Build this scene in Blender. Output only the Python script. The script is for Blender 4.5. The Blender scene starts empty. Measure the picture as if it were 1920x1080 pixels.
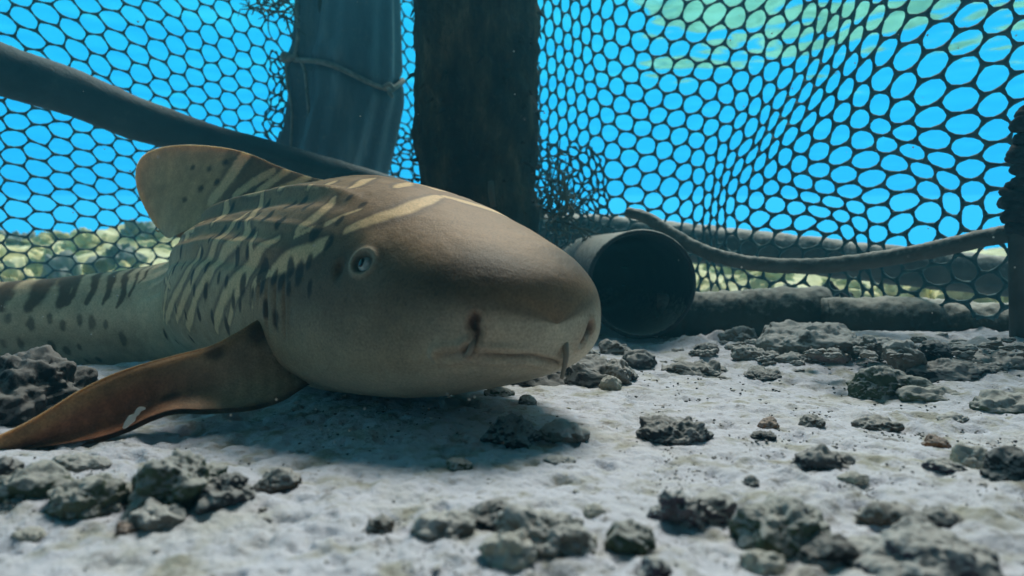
import bpy, bmesh, math, random
import numpy as np
from mathutils import Vector, Matrix

# ------------------------------------------------------------------ camera, world, sun, exposure
scene = bpy.context.scene
COL = scene.collection
CAM_H, HORIZON, FPX = 0.16, 480.0, 1280.0           # metres; the photograph's own 1920x1080 pixels
PITCH = -math.atan((540 - HORIZON) / FPX)
cam_data = bpy.data.cameras.new('camera')
cam_data.lens, cam_data.sensor_width = 24.0, 36.0
cam_data.clip_start, cam_data.clip_end = 0.01, 400
cam_data.dof.use_dof = True
cam_data.dof.focus_distance = 0.85
cam_data.dof.aperture_fstop = 5.0
cam = bpy.data.objects.new('camera', cam_data)
cam.location = (0, 0, CAM_H)
cam.rotation_euler = (math.pi / 2 + PITCH, 0, 0)
COL.objects.link(cam)
scene.camera = cam

SUN_EL, SUN_AZ = math.radians(53), math.radians(14)   # azimuth from +Y towards +X
world = bpy.data.worlds.new('World')
scene.world = world
world.use_nodes = True
wn, wl = world.node_tree.nodes, world.node_tree.links
wn.clear()
w_out = wn.new('ShaderNodeOutputWorld')
w_sky = wn.new('ShaderNodeTexSky')
w_sky.sky_type = 'NISHITA'
w_sky.sun_disc = False
w_sky.sun_elevation, w_sky.sun_rotation = SUN_EL, SUN_AZ
w_tint = wn.new('ShaderNodeMixRGB'); w_tint.blend_type = 'MULTIPLY'; w_tint.inputs[0].default_value = 1
w_tint.inputs[2].default_value = (0.75, 1.0, 0.72, 1)         # what a metre of sea water leaves of the daylight
wl.new(w_sky.outputs[0], w_tint.inputs[1])
w_bg1 = wn.new('ShaderNodeBackground'); w_bg1.inputs[1].default_value = 0.055
wl.new(w_tint.outputs[0], w_bg1.inputs[0])
w_bg2 = wn.new('ShaderNodeBackground')                        # open water, seen sideways: even blue in-scatter
w_bg2.inputs[1].default_value = 1.42
w_co = wn.new('ShaderNodeTexCoord')
w_sep = wn.new('ShaderNodeSeparateXYZ')
wl.new(w_co.outputs['Generated'], w_sep.inputs[0])
w_ramp = wn.new('ShaderNodeValToRGB')
w_map = wn.new('ShaderNodeMapRange'); w_map.inputs[1].default_value = -0.5; w_map.inputs[2].default_value = 0.5
wl.new(w_sep.outputs[2], w_map.inputs[0]); wl.new(w_map.outputs[0], w_ramp.inputs[0])
cr = w_ramp.color_ramp
cr.elements[0].position = 0.05; cr.elements[0].color = (0.050, 0.56, 0.74, 1)
cr.elements[1].position = 0.95; cr.elements[1].color = (0.09, 0.74, 0.90, 1)
e = cr.elements.new(0.38); e.color = (0.012, 0.40, 0.78, 1)
e = cr.elements.new(0.5); e.color = (0.012, 0.42, 0.80, 1)
e = cr.elements.new(0.72); e.color = (0.03, 0.47, 0.93, 1)
wl.new(w_ramp.outputs[0], w_bg2.inputs[0])
w_mix = wn.new('ShaderNodeMixShader')
w_fac = wn.new('ShaderNodeMapRange'); w_fac.interpolation_type = 'SMOOTHSTEP'
w_fac.inputs[1].default_value = 0.42; w_fac.inputs[2].default_value = 0.75      # Snell's window overhead
wl.new(w_sep.outputs[2], w_fac.inputs[0])
wl.new(w_fac.outputs[0], w_mix.inputs[0]); wl.new(w_bg2.outputs[0], w_mix.inputs[1]); wl.new(w_bg1.outputs[0], w_mix.inputs[2])
wl.new(w_mix.outputs[0], w_out.inputs[0])

sun_data = bpy.data.lights.new('sun', 'SUN')
sun_data.energy = 3.5
sun_data.angle = math.radians(20)
sun_data.color = (1.0, 0.95, 0.83)
sun = bpy.data.objects.new('sun', sun_data)
sv = Vector((math.sin(SUN_AZ) * math.cos(SUN_EL), math.cos(SUN_AZ) * math.cos(SUN_EL), math.sin(SUN_EL)))
sun.rotation_euler = (-sv).to_track_quat('-Z', 'Y').to_euler()
COL.objects.link(sun)

scene.view_settings.view_transform = 'Standard'
scene.view_settings.look = 'None'
scene.view_settings.exposure = 0.45
scene.view_settings.gamma = 1.0
scene.view_settings.use_curve_mapping = False
scene.render.engine = 'CYCLES'
scene.cycles.use_denoising = True
scene.cycles.max_bounces = 8
scene.cycles.transparent_max_bounces = 8

# ------------------------------------------------------------------ helpers
rng = np.random.default_rng(7)
random.seed(7)

_cp, _sp = math.cos(PITCH), math.sin(PITCH)
def at(px, py, Y):
    """world point at distance Y (along the ground) seen at a pixel of the photograph; vectorised"""
    px, py, Y = np.asarray(px, float), np.asarray(py, float), np.asarray(Y, float)
    a, b = (px - 960) / FPX, -(py - 540) / FPX
    fy, fz = _cp - b * _sp, _sp + b * _cp
    t = Y / fy
    return np.stack([a * t, Y * np.ones_like(t), CAM_H + fz * t], -1)
def on_ground(px, py, z=0.0):
    a, b = (px - 960) / FPX, -(py - 540) / FPX
    fy, fz = _cp - b * _sp, _sp + b * _cp
    t = (z - CAM_H) / fz
    return np.array([a * t, fy * t, z])
def project(P):
    P = np.asarray(P, float)
    x, y, z = P[..., 0], P[..., 1], P[..., 2] - CAM_H
    d = y * _cp + z * _sp
    v = -y * _sp + z * _cp
    return np.stack([960 + FPX * x / d, 540 - FPX * v / d, d], -1)

def _hash(ix, iy, iz, seed):
    h = (ix * 374761393 + iy * 668265263 + iz * 1440662683 + seed * 974634) & 0xFFFFFFFF
    h = ((h ^ (h >> 13)) * 1274126177) & 0xFFFFFFFF
    h = ((h ^ (h >> 15)) * 2246822519) & 0xFFFFFFFF
    return ((h ^ (h >> 16)) & 0xFFFFFF) / float(0x800000) - 1.0
def noise(P, f=1.0, seed=0):
    P = np.asarray(P, float) * f
    i = np.floor(P).astype(np.int64); t = P - i
    t = t * t * t * (t * (t * 6 - 15) + 10)
    r = 0
    for dx in (0, 1):
        wx = t[..., 0] if dx else 1 - t[..., 0]
        for dy in (0, 1):
            wy = t[..., 1] if dy else 1 - t[..., 1]
            for dz in (0, 1):
                wz = t[..., 2] if dz else 1 - t[..., 2]
                r = r + wx * wy * wz * _hash(i[..., 0] + dx, i[..., 1] + dy, i[..., 2] + dz, seed)
    return r
def fbm(P, f=1.0, octaves=4, seed=0, gain=0.5):
    r, a, tot = 0, 1.0, 0
    for k in range(octaves):
        r = r + a * noise(P, f, seed + 17 * k); tot += a; a *= gain; f *= 2.03
    return r / tot * 1.5
def worley(P, f, seed=0):
    """distance to the nearest feature point"""
    P = np.asarray(P, float) * f
    i = np.floor(P).astype(np.int64)
    best = np.full(P.shape[:-1], 9.0)
    for dx in (-1, 0, 1):
        for dy in (-1, 0, 1):
            for dz in (-1, 0, 1):
                c = i + np.array([dx, dy, dz])
                q = np.stack([c[..., k] + 0.5 + 0.45 * _hash(c[..., 0], c[..., 1], c[..., 2], seed + 31 * k) for k in range(3)], -1)
                best = np.minimum(best, ((q - P) ** 2).sum(-1))
    return np.sqrt(best)
def smooth(a, b, x):
    t = np.clip((x - a) / (b - a), 0, 1)
    return t * t * (3 - 2 * t)
def curve(xs, ys, x):
    """smooth interpolation through (xs, ys): monotone cubic"""
    xs, ys = np.asarray(xs, float), np.asarray(ys, float)
    h = np.diff(xs); d = np.diff(ys) / h
    m = np.zeros_like(ys)
    for k in range(1, len(xs) - 1):
        if d[k - 1] * d[k] > 0:
            w1, w2 = 2 * h[k] + h[k - 1], h[k] + 2 * h[k - 1]
            m[k] = (w1 + w2) / (w1 / d[k - 1] + w2 / d[k])
    m[0], m[-1] = d[0], d[-1]
    x = np.clip(x, xs[0], xs[-1])
    i = np.clip(np.searchsorted(xs, x) - 1, 0, len(xs) - 2)
    t = (x - xs[i]) / h[i]
    return ((1 + 2 * t) * (1 - t) ** 2 * ys[i] + t * (1 - t) ** 2 * h[i] * m[i]
            + t * t * (3 - 2 * t) * ys[i + 1] + t * t * (t - 1) * h[i] * m[i + 1])
def catmull(P, n):
    """n points evenly along a smooth curve through the points P"""
    P = np.asarray(P, float)
    Q = np.vstack([2 * P[0] - P[1], P, 2 * P[-1] - P[-2]])
    out = []
    for k in range(1, len(Q) - 2):
        t = np.linspace(0, 1, 40, endpoint=False)[:, None]
        a, b, c, d = Q[k - 1], Q[k], Q[k + 1], Q[k + 2]
        out.append(0.5 * (2 * b + (c - a) * t + (2 * a - 5 * b + 4 * c - d) * t ** 2 + (3 * b - a - 3 * c + d) * t ** 3))
    out = np.vstack(out + [P[-1:]])
    L = np.r_[0, np.cumsum(np.linalg.norm(np.diff(out, axis=0), axis=1))]
    u = np.linspace(0, L[-1], n)
    return np.stack([np.interp(u, L, out[:, k]) for k in range(P.shape[1])], -1)

def mesh_from(name, V, F, smooth_shade=True):
    me = bpy.data.meshes.new(name)
    V = np.asarray(V, np.float32)
    if isinstance(F, np.ndarray):
        n, k = F.shape
        me.vertices.add(len(V)); me.vertices.foreach_set('co', V.ravel())
        me.loops.add(n * k); me.loops.foreach_set('vertex_index', F.astype(np.int32).ravel())
        me.polygons.add(n); me.polygons.foreach_set('loop_start', np.arange(n, dtype=np.int32) * k)
        me.update(calc_edges=True); me.validate()
    else:
        me.from_pydata([tuple(map(float, v)) for v in V], [], F)
    me.polygons.foreach_set('use_smooth', [smooth_shade] * len(me.polygons))
    me.update()
    return me
def link(name, me, mat=None, parent=None, loc=None):
    o = bpy.data.objects.new(name, me)
    COL.objects.link(o)
    if mat is not None and me is not None and not me.materials:
        me.materials.append(mat)
    if parent is not None: o.parent = parent
    if loc is not None: o.location = loc
    return o
def tag(o, label=None, cat=None, group=None, kind=None):
    if label: o['label'] = label
    if cat: o['category'] = cat
    if group: o['group'] = group
    if kind: o['kind'] = kind
    return o
def empty(name, loc, label, cat, group=None):
    o = bpy.data.objects.new(name, None)
    o.location = loc
    COL.objects.link(o)
    return tag(o, label, cat, group)
def grid_faces(nu, nv, wrap_v=False, off=0):
    u = np.arange(nu - 1)[:, None]; v = np.arange(nv if wrap_v else nv - 1)[None, :]
    v2 = (v + 1) % nv
    return (np.stack([u * nv + v, u * nv + v2, (u + 1) * nv + v2, (u + 1) * nv + v], -1).reshape(-1, 4) + off)
def sweep(P, R, sides=10, up=(0, 0, 1), squash=1.0, caps=True, bump=None):
    """tube along P with radii R; bump(points) adds to the radius"""
    P = np.asarray(P, float); n = len(P)
    R = np.broadcast_to(np.asarray(R, float), (n,))
    T = np.gradient(P, axis=0); T /= np.linalg.norm(T, axis=1)[:, None]
    up = np.asarray(up, float)
    A = np.cross(T, up); bad = np.linalg.norm(A, axis=1) < 1e-3
    A[bad] = np.cross(T[bad], (1, 0.01, 0))
    A /= np.linalg.norm(A, axis=1)[:, None]
    B = np.cross(A, T)
    a = np.linspace(0, 2 * np.pi, sides, endpoint=False)
    D = np.cos(a)[None, :, None] * A[:, None] + np.sin(a)[None, :, None] * B[:, None] * squash
    V = P[:, None] + D * R[:, None, None]
    if bump is not None:
        V = V + D * bump(V)[..., None]
    V = V.reshape(-1, 3)
    F = [tuple(f) for f in grid_faces(n, sides, True)]
    F = np.array(F)
    if caps:
        V = np.vstack([V, P[:1], P[-1:]])
        i0, i1 = n * sides, n * sides + 1
        k = np.arange(sides); k2 = (k + 1) % sides
        F = np.vstack([F, np.stack([k2, k, np.full(sides, i0), np.full(sides, i0)], -1),
                       np.stack([(n - 1) * sides + k, (n - 1) * sides + k2, np.full(sides, i1), np.full(sides, i1)], -1)])
        F = [tuple(f) if f[2] != f[3] else tuple(f[:3]) for f in F.tolist()]
    return V, F
def join(parts):
    V, F, off = [], [], 0
    for v, f in parts:
        V.append(np.asarray(v, float)); F += [tuple(int(i) + off for i in q) for q in (f.tolist() if isinstance(f, np.ndarray) else f)]
        off += len(v)
    return np.vstack(V), F

# ------------------------------------------------------------------ materials
class NT:
    def __init__(s, name):
        s.m = bpy.data.materials.new(name); s.m.use_nodes = True
        s.t = s.m.node_tree; s.n = s.t.nodes; s.l = s.t.links
        s.n.clear()
        s.out = s.n.new('ShaderNodeOutputMaterial')
        s.b = s.n.new('ShaderNodeBsdfPrincipled')
        s.l.new(s.b.outputs[0], s.out.inputs[0])
        s.b.inputs['Specular IOR Level'].default_value = 0.2
        s.co = s.n.new('ShaderNodeTexCoord').outputs['Object']
    def set(s, **k):
        for a, v in k.items(): s.b.inputs[a.replace('_', ' ')].default_value = v
    def link(s, a, b): s.l.new(a, b)
    def noise(s, scale, detail=4, rough=0.55, co=None, dist=0.0):
        n = s.n.new('ShaderNodeTexNoise'); n.inputs['Scale'].default_value = scale
        n.inputs['Detail'].default_value = detail; n.inputs['Roughness'].default_value = rough
        n.inputs['Distortion'].default_value = dist
        s.l.new(co or s.co, n.inputs['Vector']); return n.outputs['Fac']
    def voro(s, scale, feature='F1', co=None):
        n = s.n.new('ShaderNodeTexVoronoi'); n.inputs['Scale'].default_value = scale; n.feature = feature
        s.l.new(co or s.co, n.inputs['Vector']); return n.outputs['Distance']
    def ramp(s, x, stops, smooth_=False):
        n = s.n.new('ShaderNodeValToRGB')
        if smooth_: n.color_ramp.interpolation = 'EASE'
        els = n.color_ramp.elements
        while len(els) < len(stops): els.new(0.5)
        for e, (p, c) in zip(els, stops):
            e.position = p; e.color = (*c, 1) if len(c) == 3 else c
        s.l.new(x, n.inputs[0]); return n.outputs[0]
    def step(s, x, a, b, lo=0.0, hi=1.0):
        n = s.n.new('ShaderNodeMapRange'); n.interpolation_type = 'SMOOTHSTEP'
        for i, v in zip((1, 2, 3, 4), (a, b, lo, hi)): n.inputs[i].default_value = v
        s.l.new(x, n.inputs[0]); return n.outputs[0]
    def mix(s, f, a, b, mode='MIX'):
        n = s.n.new('ShaderNodeMixRGB'); n.blend_type = mode
        for i, v in ((0, f), (1, a), (2, b)):
            if isinstance(v, (int, float)): n.inputs[i].default_value = v
            elif isinstance(v, tuple): n.inputs[i].default_value = (*v, 1) if len(v) == 3 else v
            else: s.l.new(v, n.inputs[i])
        return n.outputs[0]
    def math(s, op, a, b=0.0):
        n = s.n.new('ShaderNodeMath'); n.operation = op
        for i, v in ((0, a), (1, b)):
            if isinstance(v, (int, float)): n.inputs[i].default_value = v
            else: s.l.new(v, n.inputs[i])
        return n.outputs[0]
    def normal_z(s):
        g = s.n.new('ShaderNodeNewGeometry'); p = s.n.new('ShaderNodeSeparateXYZ')
        s.l.new(g.outputs['Normal'], p.inputs[0]); return p.outputs[2]
    def attr(s, name):
        a = s.n.new('ShaderNodeAttribute'); a.attribute_name = name; return a
    def world_co(s):
        return s.n.new('ShaderNodeNewGeometry').outputs['Position']
    def mapped(s, scale, co=None):
        n = s.n.new('ShaderNodeMapping'); n.inputs['Scale'].default_value = scale
        s.l.new(co or s.co, n.inputs['Vector']); return n.outputs[0]
    def bump(s, h, strength=0.4, dist=0.01, prev=None):
        n = s.n.new('ShaderNodeBump'); n.inputs['Strength'].default_value = strength; n.inputs['Distance'].default_value = dist
        s.l.new(h, n.inputs['Height'])
        if prev is not None: s.l.new(prev, n.inputs['Normal'])
        s.l.new(n.outputs[0], s.b.inputs['Normal']); return n.outputs[0]
    def color(s, c):
        if isinstance(c, tuple): s.b.inputs['Base Color'].default_value = (*c, 1)
        else: s.l.new(c, s.b.inputs['Base Color'])

def rock_material(name, a, b, c, dust=0.75, scale=1.0):
    """crusted stone: three tones in patches, pits, and pale silt settled on what faces up"""
    t = NT(name); t.set(Roughness=0.95)
    co = t.world_co()
    n1 = t.noise(22 * scale, 6, 0.65, co); n2 = t.noise(70 * scale, 5, 0.7, co)
    v = t.voro(95 * scale, 'F1', co)
    base = t.ramp(n1, [(0.34, a), (0.5, b), (0.66, c)])
    base = t.mix(t.step(n2, 0.52, 0.7, 0, 0.7), base, tuple(x * 0.35 for x in a))
    base = t.mix(t.step(v, 0.0, 0.35, 0.55, 0.0), base, tuple(x * 0.3 for x in a))
    nz = t.normal_z()
    cover = t.math('ADD', nz, t.math('ADD', t.math('MULTIPLY', t.math('SUBTRACT', n2, 0.5), 1.5), t.math('MULTIPLY', t.math('SUBTRACT', n1, 0.5), 1.0)))
    base = t.mix(t.step(cover, 0.12, 0.62, 0, min(.96, dust * 1.25)), base, t.ramp(n2, [(.3, (.30, .31, .31)), (.7, (.43, .44, .45))]))
    t.color(base)
    h = t.math('ADD', t.math('MULTIPLY', n2, 0.8), t.math('MULTIPLY', v, 0.5))
    p = t.bump(h, 0.6, 0.004)
    return t.m

# ------------------------------------------------------------------ zebra shark: one continuous skin over stations along the spine
SPINE = np.array([(0.040, 0.600), (0.002, 0.650), (-0.049, 0.712), (-0.115, 0.785), (-0.195, 0.87), (-0.28, 0.965), (-0.372, 1.06), (-0.455, 1.165),
                  (-0.53, 1.265), (-0.64, 1.33), (-0.80, 1.355), (-1.0, 1.35), (-1.3, 1.33), (-1.6, 1.28), (-1.9, 1.21)])
_SP = catmull(SPINE, 1500)
_SL = np.r_[0, np.cumsum(np.linalg.norm(np.diff(_SP, axis=0), axis=1))]
LEN = float(_SL[-1])
ST_D  = [0,     .010,  .030,  .06,   .10,   .15,   .21,   .30,   .40,   .50,   .62,   .75,   .88,  1.02,  1.3,   1.6,   2.0,  LEN]
ST_W  = [.0001,  .053,  .083,  .104,  .121,  .136,  .144,  .150,  .152,  .150,  .143,  .130,  .112,  .100,  .080,  .055,  .03, .015]
ST_TOP= [.1002,  .139,  .156,  .173,  .190,  .211,  .234,  .253,  .259,  .260,  .257,  .245,  .203,  .152,  .115,  .10,   .09,  .08]
ST_BOT= [.0998,  .066,  .051,  .040,  .028,  .015,  .006,  .000, -.001,  .000, -.004, -.016, -.045, -.065, -.055, -.02,   .01, .04]
ST_C  = [.100,  .102,  .100,  .098,  .098,  .098,  .098,  .10,   .105,  .105,  .10,   .09,   .065,  .04,   .03,   .04,   .05, .06]
ST_NU = [2.0,   2.2,   2.4,   2.45,  2.45,  2.4,   2.35,  2.2,   2.0,   1.95,  1.9,   1.9,   1.9,   2.0,   2,     2,     2,    2]
ST_ND = [2.0,   2.2,   2.4,   2.6,   2.8,   2.8,   2.7,   2.6,   2.5,   2.5,   2.5,   2.5,   2.3,   2.1,   2,     2,     2,    2]
_sq = np.sqrt(np.array(ST_D))
def station(tab, d): return curve(_sq, tab, np.sqrt(np.clip(d, 0, LEN)))
def spine_at(d):
    p = np.stack([np.interp(d, _SL, _SP[:, k]) for k in (0, 1)], -1)
    q = np.stack([np.interp(d + .03, _SL, _SP[:, k]) - np.interp(d - .03, _SL, _SP[:, k]) for k in (0, 1)], -1)
    q = q / np.linalg.norm(q, axis=-1, keepdims=True)          # tailwards
    r = np.stack([q[..., 1], -q[..., 0]], -1) * -1.0            # the shark's right: towards the camera
    return p, q, r
def shark_at(d, phi):
    """skin point at d metres behind the snout tip; phi 0 = back, +90 deg = right flank, 180 = belly"""
    d, phi = np.broadcast_arrays(np.asarray(d, float), np.asarray(phi, float))
    p, q, r = spine_at(d)
    w, top, bot, c = (station(t, d) for t in (ST_W, ST_TOP, ST_BOT, ST_C))
    nu, nd = station(ST_NU, d), station(ST_ND, d)
    s, k = np.sin(phi), np.cos(phi)
    n = np.where(k > 0, nu, nd)
    lat = w * np.sign(s) * np.abs(s) ** (2 / n)
    ver = np.where(k > 0, top - c, c - bot) * np.sign(k) * np.abs(k) ** (2 / n)
    # long raised ridges down the back and flank
    on = smooth(.17, .36, d) * (1 - smooth(.85, 1.1, d))
    a = np.abs(phi)
    fan = a - .10 * (1 - smooth(.25, .55, d))
    ridge = .75 * (.0095 * np.exp(-((a - .53) / .055) ** 2) - .0045 * np.exp(-((a - .68) / .06) ** 2) + .0035 * np.exp(-((fan - .86) / .045) ** 2)
             + .0045 * np.exp(-((fan - 1.06) / .06) ** 2) - .003 * np.exp(-((fan - 1.2) / .05) ** 2) + .006 * np.exp(-(a / .06) ** 2))
    lat = lat * (1 + on * ridge / .15); ver = ver + on * ridge
    P = np.concatenate([p + r * lat[..., None], (c + ver)[..., None]], -1)
    return P

# markings as (d, phi) on the skin, width in metres is width * 0.75 / 1280 per photograph pixel
PALE = [([(0.531,0.0116),(0.388,0.4887),(0.4061,0.5556)],11),([(0.3283,0.3054),(0.3202,0.4189),(0.3208,0.5527)],11),([(0.2963,0.0931),(0.2608,0.3258),(0.2533,0.4509)],11),([(0.5882,0.0087),(0.4624,0.5265),(0.5509,0.4916)],10),([(0.2522,0.6225),(0.2471,0.7738),(0.2545,0.8959),(0.2643,0.9977)],13),([(0.4624,0.5643),(0.4252,0.7941),(0.3874,1.0647),(0.4382,1.1577),(0.4755,1.3468),(0.5292,1.597),(0.5813,1.8879)],13),([(0.2987,1.0792),(0.3352,1.2072),(0.3756,1.3934),(0.4139,1.5737),(0.4408,1.7337),(0.4529,1.8413)],14),([(0.2062,1.0356),(0.2236,1.1316),(0.2493,1.1985),(0.2921,1.3003)],15),([(0.2921,1.3003),(0.3239,1.3846),(0.3283,1.4835),(0.3276,1.5563)],6),([(0.6012,0.5411),(0.5604,0.7621),(0.5544,0.8756)],13),([(0.6558,0.733),(0.7035,0.765),(0.6446,0.9803)],12),([(0.5466,1.1374),(0.5726,1.3381),(0.6177,1.5708),(0.733,1.85)],11),([(0.6957,1.0007),(0.7686,1.1025),(0.7478,1.277),(0.642,1.4544)],9),([(0.1951,0.637),(0.2078,0.765),(0.2258,0.9018),(0.2655,1.0414)],5),([(0.6324,0.8814),(0.7547,0.8348)],8),([(0.2089,-0.1891),(0.1679,0.1804),(0.1575,0.448),(0.1674,0.6952),(0.1836,0.8727)],15),([(0.2386,-0.0145),(0.2094,0.1774),(0.1982,0.3432)],13)]
SEAM = [([(0.6281,0.512),(0.5431,0.5352),(0.4598,0.5411),(0.3815,0.5585),(0.3214,0.5643),(0.2754,0.5352),(0.2499,0.4538),(0.2335,0.3607)],4)]
SPOT = [(0.5622,0.6312),(0.6125,0.6981),(0.4963,0.9716),(0.5153,1.0501),(0.4009,0.8668),(0.3587,0.8639),(0.3146,0.9308),(0.337,0.7127),(0.3171,0.6778),(0.2861,0.7243),(0.4217,0.6661),(0.4199,1.0356),(0.3703,1.0327),(0.439,0.9018),(0.7642,0.5207),(0.5379,1.1606),(0.5457,1.373),(0.6394,1.2566),(0.5986,1.245),(0.7356,1.3439),(0.5292,1.4981),(0.4798,1.501),(0.4338,1.3817),(0.4026,1.4137),(0.5726,1.725),(0.5145,1.6988),(0.609,1.6668),(0.459,1.6959),(0.3775,1.5533),(0.3587,1.5708),(0.4061,1.757),(0.3289,1.4748),(0.3085,1.4254),(0.3115,1.2857),(0.3561,1.4166),(0.2957,1.5533),(0.2672,1.3817),(0.2843,1.341),(0.2545,1.2741),(0.2341,1.3061),(0.2197,1.2246),(0.2094,1.3788),(0.1998,1.0181),(0.6307,1.1141),(0.7495,2.2078),(0.5925,2.0711),(0.8917,1.8995),(0.2737,1.5824),(0.2493,1.4195),(0.3887,1.2188),(0.36,1.1956),(0.228,0.5701),(0.2004,0.5847),(0.3195,1.3206),(0.4928,1.2915),(0.2057,0.8029),(0.2302,0.9657)]
TSPOT = [(1.3167,1.4544),(1.2724,1.5417),(1.2343,1.4632),(1.2048,1.5708),(1.1415,1.5592),(1.1085,1.5766),(1.1701,1.4632),(1.3332,2.0217),(1.2985,2.0042),(1.2109,2.1555),(1.1779,2.0188),(1.2829,2.2486),(1.1805,2.4609),(1.151,2.3969),(1.0712,1.8559),(1.2378,2.0333)]
TBAR = [([(1.2733,0.5352),(1.2698,0.8756),(1.2785,1.149)],30),([(1.2369,0.2531),(1.2152,0.8058),(1.2161,1.1199)],26),([(1.3427,0.5701),(1.3332,0.8988),(1.3349,1.1577)],22),([(1.2152,0.2502),(1.197,0.797),(1.2013,1.1083)],14),([(1.1736,0.3374),(1.1536,0.8407),(1.1571,1.1374)],13),([(1.1346,0.4247),(1.1155,0.9018),(1.1198,1.2043)],12),([(1.0981,0.5381),(1.0765,1.0123),(1.0843,1.2857)],11),([(1.0669,0.5585),(1.0548,0.8407),(1.0574,1.0705)],9),([(1.0435,0.576),(1.0383,0.7418),(1.0452,0.8668)],8)]
EYE = (0.137,1.1025)
SPIR = (0.1674,1.2072)
NOSE = [(0.021,1.4719),(0.022,1.5533),(0.02,1.6493),(0.0225,1.8006),(0.0273,1.917)]
NOSE2 = [(0.0087,-1.7715),(0.0071,-1.9809),(0.0072,-2.2835)]
MOUTH = [(0.0465,1.9257),(0.0341,1.949),(0.0267,1.9315),(0.0235,2.042),(0.0148,2.2515),(0.0085,2.5424),(0.0076,2.7809),(0.0094,3.127),(0.014,-2.9671)]
GILL = [[(0.2885,1.4806),(0.2796,1.597),(0.279,1.7686)],[(0.2614,1.4864),(0.2568,1.5853),(0.2585,1.7511)],[(0.306,1.5213),(0.3036,1.5795)]]
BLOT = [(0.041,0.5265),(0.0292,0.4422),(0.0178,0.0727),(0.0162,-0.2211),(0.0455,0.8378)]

PALE += [([(.455, .72), (.47, .95), (.50, 1.2), (.56, 1.5), (.62, 1.8)], 12), ([(.36, 1.02), (.345, 1.3), (.37, 1.5), (.395, 1.72)], 9), ([(.64, 1.25), (.68, 1.5), (.76, 1.8)], 10)]
PALE[16] = ([(.238, .02), (.228, .09), (.217, .19)], 12)
PALE[15] = ([(.182, .02)] + list(PALE[15][0][1:]), 15)
def polyline(dp, n=24):
    """points along a (d, phi) polyline, lying on the skin"""
    q = [dp[0]]
    for a in dp[1:]:
        b = list(a)
        while b[1] - q[-1][1] > math.pi: b[1] -= 2 * math.pi
        while b[1] - q[-1][1] < -math.pi: b[1] += 2 * math.pi
        q.append(tuple(b))
    c = catmull(np.array(q), n) if len(q) > 1 else np.array(q)
    return shark_at(c[:, 0], c[:, 1])
def seg_dist(V, P):
    """distance of points V to the polyline P, and the place (0..1) along it"""
    best = np.full(len(V), 9.0); pos = np.zeros(len(V))
    lo, hi = P.min(0) - .06, P.max(0) + .06
    m = ((V > lo) & (V < hi)).all(1)
    if not m.any(): return best, pos
    X = V[m]; bb = np.full(len(X), 9.0); pp = np.zeros(len(X))
    for k in range(len(P) - 1):
        a, e = P[k], P[k + 1] - P[k]
        t = np.clip(((X - a) @ e) / max(e @ e, 1e-12), 0, 1)
        dd = np.linalg.norm(X - a - t[:, None] * e, axis=1)
        w = dd < bb
        bb[w] = dd[w]; pp[w] = (k + t[w]) / (len(P) - 1)
    best[m] = bb; pos[m] = pp
    return best, pos
def blend(C, f, col):
    C += f[:, None] * (np.array(col) - C)

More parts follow.
